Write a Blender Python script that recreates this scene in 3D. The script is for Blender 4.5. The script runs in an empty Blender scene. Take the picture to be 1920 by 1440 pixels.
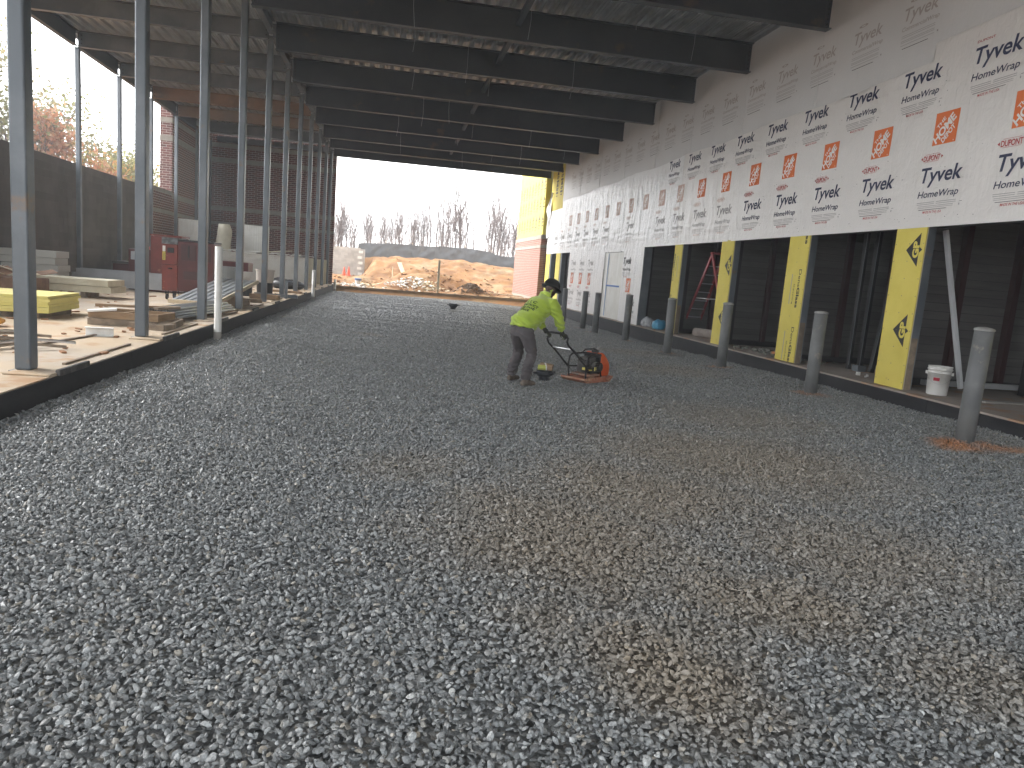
import bpy, bmesh, math, random
from math import radians, sin, cos, pi, exp, floor
from mathutils import Vector, Matrix, noise
random.seed(7)
C = bpy.context.scene.collection
sc = bpy.context.scene
# ------------------------------------------------------------------ camera
cam_d = bpy.data.cameras.new('camera'); cam = bpy.data.objects.new('camera', cam_d); C.objects.link(cam)
F_PX, PITCH, ROLL, YAW = 1357.96, 0.149581, 0.079514, 0.173388
fw = Vector((sin(YAW)*cos(PITCH), cos(YAW)*cos(PITCH), -sin(PITCH)))
rt = Vector((cos(YAW), -sin(YAW), 0)); up = rt.cross(fw)
rt2 = cos(ROLL)*rt + sin(ROLL)*up; up2 = -sin(ROLL)*rt + cos(ROLL)*up
cam.matrix_world = Matrix(((rt2.x, up2.x, -fw.x, 0), (rt2.y, up2.y, -fw.y, 0), (rt2.z, up2.z, -fw.z, 1.6), (0, 0, 0, 1)))
cam_d.sensor_fit = 'HORIZONTAL'; cam_d.sensor_width = 36; cam_d.lens = 36*F_PX/1920
cam_d.clip_start = 0.05; cam_d.clip_end = 1500
sc.camera = cam
# ------------------------------------------------------------------ sky, sun, exposure
SUN_EL, SUN_AZ = radians(42), radians(-68)      # azimuth measured from +Y towards +X
wd = bpy.data.worlds.new('World'); sc.world = wd; wd.use_nodes = True
nt = wd.node_tree; nt.nodes.clear()
wo = nt.nodes.new('ShaderNodeOutputWorld'); bg = nt.nodes.new('ShaderNodeBackground')
sky = nt.nodes.new('ShaderNodeTexSky'); sky.sky_type = 'NISHITA'; sky.sun_disc = False
sky.sun_elevation = SUN_EL; sky.sun_rotation = SUN_AZ; sky.air_density = 1.0; sky.dust_density = 1.6; sky.ozone_density = 1.0
hs = nt.nodes.new('ShaderNodeHueSaturation'); hs.inputs['Saturation'].default_value = 0.10   # overcast: the blue is veiled
nt.links.new(sky.outputs[0], hs.inputs['Color']); nt.links.new(hs.outputs[0], bg.inputs[0]); bg.inputs[1].default_value = 0.15
nt.links.new(bg.outputs[0], wo.inputs[0])
sl = bpy.data.lights.new('sun', 'SUN'); sl.energy = .5; sl.angle = radians(20); sl.color = (1.0, 0.97, 0.93)
so = bpy.data.objects.new('sun', sl); C.objects.link(so)
sd = Vector((sin(SUN_AZ)*cos(SUN_EL), cos(SUN_AZ)*cos(SUN_EL), sin(SUN_EL)))
so.rotation_euler = sd.to_track_quat('Z', 'Y').to_euler()
sc.view_settings.view_transform = 'Standard'; sc.view_settings.look = 'None'
sc.view_settings.exposure = 2.8; sc.view_settings.gamma = 1; sc.view_settings.use_curve_mapping = False
sc.cycles.use_denoising = True; sc.cycles.max_bounces = 8; sc.cycles.diffuse_bounces = 5; sc.cycles.glossy_bounces = 3
sc.cycles.use_adaptive_sampling = True; sc.cycles.adaptive_threshold = 0.015
HAZE = .003
# ------------------------------------------------------------------ object helpers
WM = {}
def setp(o, label=None, cat=None, group=None, kind=None):
    if label: o['label'] = label
    if cat: o['category'] = cat
    if group: o['group'] = group
    if kind: o['kind'] = kind
    return o
def thing(name, label, cat, loc=(0, 0, 0), rz=0, group=None):
    o = bpy.data.objects.new(name, None); C.objects.link(o); o.empty_display_size = .2
    o.location = loc; o.rotation_euler = (0, 0, rz)
    WM[o] = Matrix.Translation(loc) @ Matrix.Rotation(rz, 4, 'Z')
    return setp(o, label, cat, group)
def copy_tree(o, loc=None, rz=None, label=None, parent=None):
    c = o.copy(); C.objects.link(c)
    if parent is not None: c.parent = parent
    if loc is not None: c.location = loc
    if rz is not None: c.rotation_euler = (0, 0, rz)
    if label: c['label'] = label
    for ch in list(o.children): copy_tree(ch, parent=c)
    return c
class MB:
    def __init__(s): s.v = []; s.f = []; s.m = []; s.mi = 0
    def add(s, vs, fs):
        b = len(s.v); s.v += [Vector(v) for v in vs]
        for f in fs: s.f.append([b+i for i in f]); s.m.append(s.mi)
        return s
    def box(s, x0, x1, y0, y1, z0, z1, M=None):
        vs = [Vector(p) for p in ((x0,y0,z0),(x1,y0,z0),(x1,y1,z0),(x0,y1,z0),(x0,y0,z1),(x1,y0,z1),(x1,y1,z1),(x0,y1,z1))]
        if M: vs = [M @ v for v in vs]
        return s.add(vs, [(0,3,2,1),(4,5,6,7),(0,1,5,4),(1,2,6,5),(2,3,7,6),(3,0,4,7)])
    def cbox(s, c, sx, sy, sz, rz=0, rx=0, ry=0):
        M = Matrix.Translation(c) @ Matrix.Rotation(rz,4,'Z') @ Matrix.Rotation(ry,4,'Y') @ Matrix.Rotation(rx,4,'X')
        return s.box(-sx/2, sx/2, -sy/2, sy/2, -sz/2, sz/2, M)
    def bar(s, p0, p1, w, h, upv=(0, 0, 1)):
        p0 = Vector(p0); p1 = Vector(p1); d = (p1-p0); L = d.length; d.normalize(); u = Vector(upv)
        a = d.cross(u)
        if a.length < 1e-4: a = d.cross(Vector((1, 0, 0)))
        a.normalize(); u = a.cross(d)
        vs = []
        for p in (p0, p1):
            for q in ((-1,-1),(1,-1),(1,1),(-1,1)): vs.append(p + a*(q[0]*w/2) + u*(q[1]*h/2))
        return s.add(vs, [(3,2,1,0),(4,5,6,7),(0,1,5,4),(1,2,6,5),(2,3,7,6),(3,0,4,7)])
    def tube(s, pts, rs, n=8, cap=True, el=1.0):
        pts = [Vector(p) for p in pts]
        if not hasattr(rs, '__len__'): rs = [rs]*len(pts)
        b = len(s.v); ref = None
        for i, p in enumerate(pts):
            t = (pts[min(i+1, len(pts)-1)] - pts[max(i-1, 0)]).normalized()
            if ref is None:
                ref = Vector((0,0,1)) if abs(t.z) < .9 else Vector((1,0,0))
            a = (ref - t*ref.dot(t)).normalized(); c = t.cross(a); ref = a
            for k in range(n):
                th = 2*pi*k/n; s.v.append(p + a*(rs[i]*cos(th)) + c*(rs[i]*el*sin(th)))
        for i in range(len(pts)-1):
            for k in range(n):
                s.f.append([b+i*n+k, b+i*n+(k+1)%n, b+(i+1)*n+(k+1)%n, b+(i+1)*n+k]); s.m.append(s.mi)
        if cap:
            s.f.append([b+k for k in range(n)][::-1]); s.m.append(s.mi)
            e = b+(len(pts)-1)*n; s.f.append([e+k for k in range(n)]); s.m.append(s.mi)
        return s
    def lathe(s, c, prof, n=24, cap=True):
        c = Vector(c); b = len(s.v)
        for r, z in prof:
            for k in range(n): s.v.append(c + Vector((r*cos(2*pi*k/n), r*sin(2*pi*k/n), z)))
        for i in range(len(prof)-1):
            for k in range(n):
                s.f.append([b+i*n+k, b+i*n+(k+1)%n, b+(i+1)*n+(k+1)%n, b+(i+1)*n+k]); s.m.append(s.mi)
        if cap:
            s.f.append([b+k for k in range(n)][::-1]); s.m.append(s.mi)
            e = b+(len(prof)-1)*n; s.f.append([e+k for k in range(n)]); s.m.append(s.mi)
        return s
    def rings(s, R, n=20, cap=True):
        # R: list of (centre, axis u * radius, axis v * radius)
        b = len(s.v)
        for c, u, v in R:
            for k in range(n):
                th = 2*pi*k/n; s.v.append(Vector(c) + Vector(u)*cos(th) + Vector(v)*sin(th))
        for i in range(len(R)-1):
            for k in range(n):
                s.f.append([b+i*n+k, b+i*n+(k+1)%n, b+(i+1)*n+(k+1)%n, b+(i+1)*n+k]); s.m.append(s.mi)
        if cap:
            s.f.append([b+k for k in range(n)][::-1]); s.m.append(s.mi)
            e = b+(len(R)-1)*n; s.f.append([e+k for k in range(n)]); s.m.append(s.mi)
        return s
    def ball(s, c, rx, ry, rz, nu=14, nv=9, M=None):
        b = len(s.v); M = M or Matrix.Identity(4); c = Vector(c)
        for j in range(1, nv):
            ph = pi*j/nv
            for k in range(nu): s.v.append(c + M @ Vector((rx*sin(ph)*cos(2*pi*k/nu), ry*sin(ph)*sin(2*pi*k/nu), rz*cos(ph))))
        s.v.append(c + M @ Vector((0,0,rz))); s.v.append(c + M @ Vector((0,0,-rz))); t = len(s.v)-2
        for j in range(nv-2):
            for k in range(nu): s.f.append([b+j*nu+k, b+(j+1)*nu+k, b+(j+1)*nu+(k+1)%nu, b+j*nu+(k+1)%nu]); s.m.append(s.mi)
        for k in range(nu):
            s.f.append([t, b+k, b+(k+1)%nu]); s.m.append(s.mi)
            s.f.append([t+1, b+(nv-2)*nu+(k+1)%nu, b+(nv-2)*nu+k]); s.m.append(s.mi)
        return s
    def mesh(s, name, mats, smooth=False, M=None):
        me = bpy.data.meshes.new(name)
        vs = [M @ v for v in s.v] if M is not None else s.v
        me.from_pydata([tuple(v) for v in vs], [], s.f)
        if not isinstance(mats, (list, tuple)): mats = [mats]
        for m in mats: me.materials.append(m)
        if len(mats) > 1: me.polygons.foreach_set('material_index', s.m)
        if smooth: me.polygons.foreach_set('use_smooth', [True]*len(me.polygons))
        me.update(); return me
    def build(s, name, mats, parent=None, smooth=False, local=False, bevel=0, seg=2, label=None, cat=None, group=None, kind=None, loc=None):
        Mi = None
        if parent is not None and not local: Mi = WM[parent].inverted()
        if parent is None and loc is not None and not local: Mi = Matrix.Translation(loc).inverted()
        me = s.mesh(name, mats, smooth, Mi)
        o = bpy.data.objects.new(name, me); C.objects.link(o)
        if parent is not None: o.parent = parent; WM[o] = WM[parent]
        else:
            if loc is not None: o.location = loc; WM[o] = Matrix.Translation(loc)
            else: WM[o] = Matrix.Identity(4)
        if bevel:
            md = o.modifiers.new('bevel', 'BEVEL'); md.width = bevel; md.segments = seg; md.limit_method = 'ANGLE'; md.angle_limit = radians(40)
        return setp(o, label, cat, group, kind)
def piece(me, name, parent, loc=(0, 0, 0), rot=(0, 0, 0), scale=(1, 1, 1)):
    o = bpy.data.objects.new(name, me); C.objects.link(o); o.parent = parent
    o.location = loc; o.rotation_euler = rot; o.scale = scale
    return o
def sst(a, b, x):
    t = max(0, min(1, (x-a)/(b-a))); return t*t*(3-2*t)
def fbm(x, y, z=0, o=3):
    s = 0; a = 1
    for i in range(o):
        s += a*noise.noise(Vector((x, y, z))); x *= 2.03; y *= 2.03; z *= 2.03; a *= .5
    return s
# ------------------------------------------------------------------ materials
MC = {}
def lk(nt, a, b): nt.links.new(a, b)
def mat(name, c, rough=.6, metal=0, c2=None, ns=3, nd=5, lo=.4, hi=.65, bump=0, bs=40, spec=.5, c3=None, n3=1.0, lo3=.55, hi3=.7, var=0, stretch=None, trans=0, alpha=1, emis=None, sheen=0):
    m = bpy.data.materials.new(name); m.use_nodes = True; n = m.node_tree.nodes; t = m.node_tree
    b = n['Principled BSDF']; b.inputs['Roughness'].default_value = rough; b.inputs['Metallic'].default_value = metal
    b.inputs['Specular IOR Level'].default_value = spec
    if trans: b.inputs['Transmission Weight'].default_value = trans
    if alpha < 1: b.inputs['Alpha'].default_value = alpha
    if sheen: b.inputs['Sheen Weight'].default_value = sheen
    b.inputs['Base Color'].default_value = (*c, 1)
    geo = n.new('ShaderNodeNewGeometry'); vec = geo.outputs['Position']
    if stretch:
        mp = n.new('ShaderNodeVectorMath'); mp.operation = 'MULTIPLY'; mp.inputs[1].default_value = stretch
        lk(t, vec, mp.inputs[0]); vec = mp.outputs[0]
    col = None
    def layer(prev, cc, sc_, l, h, det=5, seed=0):
        nz = n.new('ShaderNodeTexNoise'); nz.inputs['Scale'].default_value = sc_; nz.inputs['Detail'].default_value = det; nz.inputs['Roughness'].default_value = .6
        lk(t, vec, nz.inputs['Vector'])
        mr = n.new('ShaderNodeMapRange'); mr.interpolation_type = 'SMOOTHSTEP'; mr.inputs[1].default_value = l; mr.inputs[2].default_value = h
        lk(t, nz.outputs[0], mr.inputs[0])
        mx = n.new('ShaderNodeMix'); mx.data_type = 'RGBA'
        lk(t, mr.outputs[0], mx.inputs[0])
        if prev is None: mx.inputs[6].default_value = (*c, 1)
        else: lk(t, prev, mx.inputs[6])
        mx.inputs[7].default_value = (*cc, 1)
        return mx.outputs[2]
    if c2: col = layer(col, c2, ns, lo, hi, nd)
    if c3: col = layer(col, c3, n3, lo3, hi3, 6)
    if var:
        oi = n.new('ShaderNodeObjectInfo'); h = n.new('ShaderNodeHueSaturation')
        mr = n.new('ShaderNodeMapRange'); mr.inputs[3].default_value = 1-var; mr.inputs[4].default_value = 1+var
        lk(t, oi.outputs['Random'], mr.inputs[0]); lk(t, mr.outputs[0], h.inputs['Value'])
        if col is None: h.inputs['Color'].default_value = (*c, 1)
        else: lk(t, col, h.inputs['Color'])
        col = h.outputs[0]
    if col is not None: lk(t, col, b.inputs['Base Color'])
    if bump:
        nz = n.new('ShaderNodeTexNoise'); nz.inputs['Scale'].default_value = bs; nz.inputs['Detail'].default_value = 4
        lk(t, vec, nz.inputs['Vector'])
        bp = n.new('ShaderNodeBump'); bp.inputs['Strength'].default_value = min(1, bump); bp.inputs['Distance'].default_value = .01*max(1, bump)
        lk(t, nz.outputs[0], bp.inputs['Height']); lk(t, bp.outputs[0], b.inputs['Normal'])
    MC[name] = m
    return m
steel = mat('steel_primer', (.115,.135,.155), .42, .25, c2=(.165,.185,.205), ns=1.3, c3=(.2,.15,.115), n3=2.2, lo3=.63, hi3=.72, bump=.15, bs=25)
steel_shade = mat('beam_primer', (.043,.056,.072), .5, .2, c2=(.058,.07,.084), ns=.9, c3=(.13,.095,.075), n3=1.6, lo3=.60, hi3=.74, bump=.15, bs=20)  # the steel primer again, with the shade under the roof put into its colour
rust = mat('rusty_steel', (.25,.165,.115), .75, 0, c2=(.17,.135,.11), ns=1.5, c3=(.28,.19,.13), n3=3, bump=.2, bs=30)
galv = mat('galvanised_deck', (.56,.60,.64), .3, .55, c2=(.47,.5,.53), ns=2.5, bump=.1, bs=12)
bolt_m = mat('bolt_dark', (.03,.03,.032), .6, .5)
conc = mat('concrete', (.45,.385,.31), .85, 0, c2=(.49,.385,.265), ns=.6, nd=8, lo=.4, hi=.6, c3=(.40,.25,.14), n3=2.0, lo3=.52, hi3=.68, bump=.35, bs=30)
conc_r = mat('concrete_dusty', (.33,.28,.24), .9, 0, c2=(.27,.235,.2), ns=1, c3=(.36,.22,.14), n3=2, lo3=.52, hi3=.66, bump=.3, bs=30)
conc_plain = mat('concrete_plain', (.38,.36,.33), .85, 0, c2=(.3,.28,.26), ns=5, bump=.3, bs=40)
black_coat = mat('black_membrane', (.007,.008,.011), .85, 0, c2=(.012,.012,.014), ns=3, c3=(.08,.075,.07), n3=1.7, lo3=.68, hi3=.78, bump=.3, bs=18)
cmu = mat('coated_block', (.095,.084,.074), .75, 0, c2=(.125,.112,.1), ns=.9, c3=(.25,.24,.22), n3=2.5, lo3=.66, hi3=.78, bump=.4, bs=14, var=.12, stretch=(1,1,.45))
timber = mat('timber', (.32,.22,.13), .8, 0, c2=(.24,.16,.095), ns=3, bump=.3, bs=30, stretch=(1,1,6), var=.15)
timber_old = mat('timber_weathered', (.2,.16,.12), .85, 0, c2=(.28,.22,.16), ns=6, bump=.3, bs=30, var=.2)
timber_pale = mat('timber_pale', (.56,.48,.35), .75, 0, c2=(.48,.4,.28), ns=2, bump=.2, bs=30, var=.06)
paint_red = mat('chest_red', (.2,.035,.025), .4, .1, c2=(.16,.03,.02), ns=4, c3=(.34,.12,.08), n3=7, lo3=.64, hi3=.68, bump=.1)
paint_maroon = mat('chest_maroon', (.075,.014,.014), .35, .1, c2=(.1,.02,.018), ns=3, c3=(.3,.25,.23), n3=7, lo3=.7, hi3=.73)
black_p = mat('black_plastic', (.015,.015,.016), .45)
black_d = mat('black_dusty', (.035,.034,.033), .7, 0, c2=(.09,.085,.08), ns=9)
white_p = mat('white_plastic', (.72,.72,.7), .4, c2=(.62,.61,.58), ns=5)
white_panel = mat('white_panel', (.74,.74,.7), .5, c2=(.68,.67,.62), ns=2)
cream = mat('cream_board', (.62,.58,.44), .7, c2=(.55,.5,.37), ns=3, var=.05)
pvc_m = mat('pvc_white', (.72,.72,.69), .35, c2=(.6,.58,.53), ns=3, lo=.5, hi=.8)
yellow_gyp = mat('yellow_sheathing', (.70,.59,.12), .75, c2=(.66,.55,.10), ns=2, c3=(.55,.42,.1), n3=5, lo3=.68, hi3=.8, bump=.1, bs=80)
yellow_foam = mat('yellow_board_stack', (.72,.65,.22), .75, c2=(.66,.58,.2), ns=3, var=.05)
print_black = mat('print_black', (.02,.02,.02), .7)
print_navy = mat('print_navy', (.018,.026,.075), .6)
print_red = mat('print_red', (.45,.05,.05), .6)
print_orange = mat('print_orange', (.72,.16,.03), .6)
print_grey = mat('print_grey', (.34,.33,.33), .6)
print_fade = mat('print_faded', (.40,.365,.35), .6)
print_white = mat('print_white', (.78,.76,.74), .5)
print_pale = mat('print_pale', (.66,.45,.38), .6)
dark_metal = mat('dark_metal', (.02,.02,.022), .45, .4)
maroon_stud = mat('maroon_stud', (.04,.012,.014), .5, .1)
lap = mat('dark_plank', (.09,.088,.087), .6, 0, c2=(.115,.112,.11), ns=2, bump=.2, bs=30, var=.15, stretch=(.5,.5,4))
interior = mat('interior_dark', (.03,.03,.03), .9)  # near-black: the darkness of the rooms is put into the wall colour
bollard_m = mat('bollard_grey', (.125,.13,.135), .55, 0, c2=(.17,.175,.175), ns=2.2, c3=(.27,.25,.21), n3=6, lo3=.62, hi3=.74, bump=.1, bs=20)
alu = mat('aluminium', (.55,.56,.58), .3, .8)
stud_m = mat('galvanised_stud', (.42,.45,.48), .35, .6, c2=(.5,.53,.56), ns=2)
blue_tape = mat('blue_tape', (.08,.2,.5), .6)
stone_band_m = mat('cast_stone', (.30,.275,.235), .85, 0, c2=(.25,.23,.195), ns=4, bump=.2, bs=30)
def brick_mat(name, plane, c1, c2, mortar, bw=.2, bh=.0667):
    m = bpy.data.materials.new(name); m.use_nodes = True; n = m.node_tree.nodes; t = m.node_tree
    b = n['Principled BSDF']; b.inputs['Roughness'].default_value = .85
    geo = n.new('ShaderNodeNewGeometry'); sp = n.new('ShaderNodeSeparateXYZ'); cb = n.new('ShaderNodeCombineXYZ')
    lk(t, geo.outputs['Position'], sp.inputs[0]); lk(t, sp.outputs['X' if plane == 'Y' else 'Y'], cb.inputs[0]); lk(t, sp.outputs['Z'], cb.inputs[1])
    br = n.new('ShaderNodeTexBrick'); br.inputs['Scale'].default_value = 1; br.inputs['Brick Width'].default_value = bw; br.inputs['Row Height'].default_value = bh
    br.inputs['Mortar Size'].default_value = .010; br.inputs['Mortar Smooth'].default_value = .1; br.offset = .5
    br.inputs['Color1'].default_value = (*c1, 1); br.inputs['Color2'].default_value = (*c2, 1); br.inputs['Mortar'].default_value = (*mortar, 1)
    br.inputs['Bias'].default_value = -.1
    lk(t, cb.outputs[0], br.inputs['Vector'])
    lk(t, br.outputs['Color'], b.inputs['Base Color'])
    bp = n.new('ShaderNodeBump'); bp.inputs['Strength'].default_value = .6; bp.inputs['Distance'].default_value = .01; bp.invert = True
    lk(t, br.outputs['Fac'], bp.inputs['Height']); lk(t, bp.outputs[0], b.inputs['Normal'])
    return m
brick_y = brick_mat('brick_facing_y', 'Y', (.17,.055,.045), (.085,.035,.032), (.42,.39,.36), bw=.3, bh=.1)
brick_x = brick_mat('brick_facing_x', 'X', (.17,.055,.042), (.1,.04,.034), (.42,.39,.35), bw=.3, bh=.1)
brick_w = brick_mat('brick_wing', 'X', (.30,.13,.095), (.24,.085,.065), (.38,.33,.28), bw=.3, bh=.1)
# ------------------------------------------------------------------ lettering bank
GL = {}
def glyphs(txt, bold=0, shear=0, space=1.0):
    k = (txt, bold, shear, space)
    if k in GL: return GL[k]
    cu = bpy.data.curves.new('t', 'FONT'); cu.body = txt; cu.offset = bold; cu.shear = shear; cu.size = 1; cu.resolution_u = 3; cu.space_character = space
    o = bpy.data.objects.new('t', cu); C.objects.link(o)
    dg = bpy.context.evaluated_depsgraph_get()
    me = bpy.data.meshes.new_from_object(o.evaluated_get(dg))
    vs = [(v.co.x, v.co.y) for v in me.vertices]; fs = [list(p.vertices) for p in me.polygons]
    bpy.data.objects.remove(o); bpy.data.meshes.remove(me); bpy.data.curves.remove(cu)
    x0 = min(v[0] for v in vs); x1 = max(v[0] for v in vs)
    GL[k] = ([(v[0]-x0, v[1]) for v in vs], fs, x1-x0)
    return GL[k]
class Print:
    """flat print in (u, v) metres; one mesh with several inks"""
    def __init__(s): s.v = []; s.f = []; s.m = []
    def poly(s, pts, mi):
        b = len(s.v); s.v += pts; s.f.append(list(range(b, b+len(pts)))); s.m.append(mi); return s
    def rect(s, u0, v0, u1, v1, mi): return s.poly([(u0,v0),(u1,v0),(u1,v1),(u0,v1)], mi)
    def text(s, txt, u, v, width, height, mi, bold=0, shear=0, rot=0, space=1.0):
        vs, fs, w = glyphs(txt, bold, shear, space); b = len(s.v)
        cx, sx = width/w, height/.72
        for a, c in vs:
            x, y = a*cx, c*sx
            s.v.append((u + x*cos(rot) - y*sin(rot), v + x*sin(rot) + y*cos(rot)))
        for f in fs: s.f.append([b+i for i in f]); s.m.append(mi)
        return s
# ================================================================== GROUND
def ground_h(x, y):
    if -9.6 < x < 14.3 and y < 40.1: return -.5
    if x <= -9.6 and y < 33: return .2 + 1.6*sst(-9.9, -12, x)
    h = .22
    top = 1.95 + .3*exp(-((x-4)/5)**2) - .9*sst(8, 22, x) - .3*sst(0, -6, x) + .15*fbm(x*.3, y*.3, 3)
    foot = 46.5 + 2.2*sin(x*.25+1)
    e = sst(foot, 55.5, y)
    if x < -1.2 and y < 55.6: e *= sst(-2.3, -1.2, x)
    h += .38*sst(42, 48, y)*sst(-1.2, -2.3, x)*(1 if y < 55.6 else 0)
    h += e*(top-.2)
    h += 1.25*exp(-((x-1.6)/1.9)**2 - ((y-46.6)/1.9)**2) + .7*exp(-((x-4.2)/1.5)**2 - ((y-47.4)/1.5)**2)
    h += .6*exp(-((x-4.55)/.8)**2 - ((y-42.2)/.8)**2)
    h += .45*exp(-((x-1.2)/1.3)**2 - ((y-43.6)/1.0)**2)
    if 40 < y < 62 and -12 < x < 24:
        r = sst(40.3, 42, y)
        h += r*(.16*fbm(x*.9, y*.9) + .07*fbm(x*3.3, y*3.3, 5, 2))
        h += .045*e*(1-sst(54.5,56,y))*sin((x*.6+y)*7+2*noise.noise(Vector((x,y,0))))
    if y >= 60: h += .6*sst(60, 90, y)
    return h
def axis(segs):
    out = []
    for a, b, s in segs:
        n = max(1, round((b-a)/s)); out += [a + (b-a)*i/n for i in range(n)]
    out.append(segs[-1][1]); return out
xs = axis([(-150,-60,30),(-60,-14,6),(-14,-9.6,.4),(-9.6,-9.59,.01),(-9.59,14.3,.2),(14.3,24,.4),(24,60,6),(60,150,30)])
ys = axis([(-60,32.9,6),(32.9,33.1,.1),(33.1,40.1,1),(40.1,40.12,.02),(40.12,58,.15),(58,90,2),(90,140,10),(140,220,20)])
g = MB(); nx = len(xs)
g.v = [Vector((x, y, ground_h(x, y))) for y in ys for x in xs]
for j in range(len(ys)-1):
    for i in range(nx-1): g.f.append([j*nx+i, j*nx+i+1, (j+1)*nx+i+1, (j+1)*nx+i]); g.m.append(0)
dirt = mat('clay_soil', (.28,.145,.055), .95, 0, c2=(.18,.085,.03), ns=.9, nd=8, lo=.4, hi=.62, c3=(.32,.24,.14), n3=.5, lo3=.5, hi3=.68, bump=1, bs=6)
g.build('ground', dirt, smooth=True, kind='structure')
# ---- gravel bed height
GKX = [-3.05, 0.5, 4.0, 8.2]; GKY = [-6, 8, 12.4, 24, 32, 40.2]
GKZ = [[.13,.02,.0,.04],[.13,.02,.0,.04],[.11,.0,.0,.0],[.06,0,-.05,-.2],[.06,0,-.05,-.21],[.01,0,0,-.12]]
def gz(x, y):
    x = max(GKX[0], min(GKX[-1], x)); y = max(GKY[0], min(GKY[-1], y))
    i = max(k for k in range(len(GKX)-1) if GKX[k] <= x or k == 0); j = max(k for k in range(len(GKY)-1) if GKY[k] <= y or k == 0)
    tx = sst(0, 1, (x-GKX[i])/(GKX[i+1]-GKX[i])); ty = (y-GKY[j])/(GKY[j+1]-GKY[j])
    a = GKZ[j][i]*(1-tx)+GKZ[j][i+1]*tx; b = GKZ[j+1][i]*(1-tx)+GKZ[j+1][i+1]*tx
    h = a*(1-ty)+b*ty
    h += .011*noise.noise(Vector((x*1.3, y*.8, 0))) + .03*noise.noise(Vector((x*.35, y*1.5, 7)))*sst(3, 9, y)
    d = 1e9
    for bx, by in BOL:
        d = min(d, (x-bx)**2+(y-by)**2)
    return h + .035*exp(-d/.06)
BOL = [(6.98,7.62),(7.12,11.2),(7.1,14.6),(7.0,17.5),(7.1,21.2),(7.07,24.5),(7.08,26.2),(6.98,29.0)]
def stone_mat(name, inst):
    m = bpy.data.materials.new(name); m.use_nodes = True; n = m.node_tree.nodes; t = m.node_tree
    b = n['Principled BSDF']; b.inputs['Roughness'].default_value = .42; b.inputs['Specular IOR Level'].default_value = .6
    geo = n.new('ShaderNodeNewGeometry'); P = geo.outputs['Position']
    cr = n.new('ShaderNodeValToRGB'); e = cr.color_ramp.elements
    pts = [(0,(.09,.097,.10)),(.2,(.165,.177,.181)),(.5,(.235,.252,.257)),(.72,(.23,.236,.232)),(.88,(.32,.342,.35)),(.94,(.27,.245,.20)),(.975,(.44,.46,.46)),(1,(.13,.14,.145))]
    while len(e) < len(pts): e.new(.5)
    for k, (p, c) in enumerate(pts): e[k].position = p; e[k].color = (*c, 1)
    cr.color_ramp.interpolation = 'LINEAR'
    if inst:
        oi = n.new('ShaderNodeObjectInfo'); lk(t, oi.outputs['Random'], cr.inputs[0])
    else:
        vo = n.new('ShaderNodeTexVoronoi'); vo.inputs['Scale'].default_value = 30; lk(t, P, vo.inputs['Vector'])
        wn = n.new('ShaderNodeSeparateColor'); lk(t, vo.outputs['Color'], wn.inputs[0]); lk(t, wn.outputs[0], cr.inputs[0])
    # mineral grain
    nz = n.new('ShaderNodeTexNoise'); nz.inputs['Scale'].default_value = 140; nz.inputs['Detail'].default_value = 3; lk(t, P, nz.inputs['Vector'])
    mr = n.new('ShaderNodeMapRange'); mr.inputs[1].default_value = .3; mr.inputs[2].default_value = .7; mr.inputs[3].default_value = .72; mr.inputs[4].default_value = 1.3; lk(t, nz.outputs[0], mr.inputs[0])
    hv = n.new('ShaderNodeHueSaturation'); lk(t, cr.outputs[0], hv.inputs['Color']); lk(t, mr.outputs[0], hv.inputs['Value'])
    col = hv.outputs[0]
    # soil staining: patches with their own place on the bed
    ns = n.new('ShaderNodeTexNoise'); ns.inputs['Scale'].default_value = 1.1; ns.inputs['Detail'].default_value = 6; lk(t, P, ns.inputs['Vector'])
    sub = n.new('ShaderNodeVectorMath'); sub.operation = 'SCALE'; sub.inputs['Scale'].default_value = 1.1
    nsc = n.new('ShaderNodeVectorMath'); nsc.operation = 'SUBTRACT'; nsc.inputs[1].default_value = (.5,.5,.5); lk(t, ns.outputs['Color'], nsc.inputs[0]); lk(t, nsc.outputs[0], sub.inputs[0])
    ad = n.new('ShaderNodeVectorMath'); ad.operation = 'ADD'; lk(t, P, ad.inputs[0]); lk(t, sub.outputs[0], ad.inputs[1])
    def spots(lst, ccol, prev, strength):
        acc = None
        for (x, y, r, s) in lst:
            ds = n.new('ShaderNodeVectorMath'); ds.operation = 'DISTANCE'; ds.inputs[1].default_value = (x, y, 0); lk(t, ad.outputs[0], ds.inputs[0])
            m1 = n.new('ShaderNodeMapRange'); m1.interpolation_type = 'SMOOTHSTEP'; m1.inputs[1].default_value = r; m1.inputs[2].default_value = r*.15; m1.inputs[3].default_value = 0; m1.inputs[4].default_value = s
            lk(t, ds.outputs['Value'], m1.inputs[0])
            if acc is None: acc = m1.outputs[0]
            else:
                mm = n.new('ShaderNodeMath'); mm.operation = 'MAXIMUM'; lk(t, acc, mm.inputs[0]); lk(t, m1.outputs[0], mm.inputs[1]); acc = mm.outputs[0]
        mx = n.new('ShaderNodeMix'); mx.data_type = 'RGBA'; lk(t, acc, mx.inputs[0]); lk(t, prev, mx.inputs[6]); mx.inputs[7].default_value = (*ccol, 1)
        return mx.outputs[2]
    col = spots([(1.2,4.2,1.5,.5),(2.0,5.3,1.6,.5),(1.3,2.8,.7,.55),(.8,3.1,.5,.35),(3.4,6.4,2.2,.5),(2.0,3.4,.8,.5),(.3,5.6,.8,.25),(5.6,13.5,1.6,.35),(3.0,4.0,1.4,.4),(4.5,8.5,1.8,.35),(5.8,17,1.4,.3),(2.6,2.6,.8,.35),(-.4,16.6,.5,.5)], (.275,.215,.14), col, 1)
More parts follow.
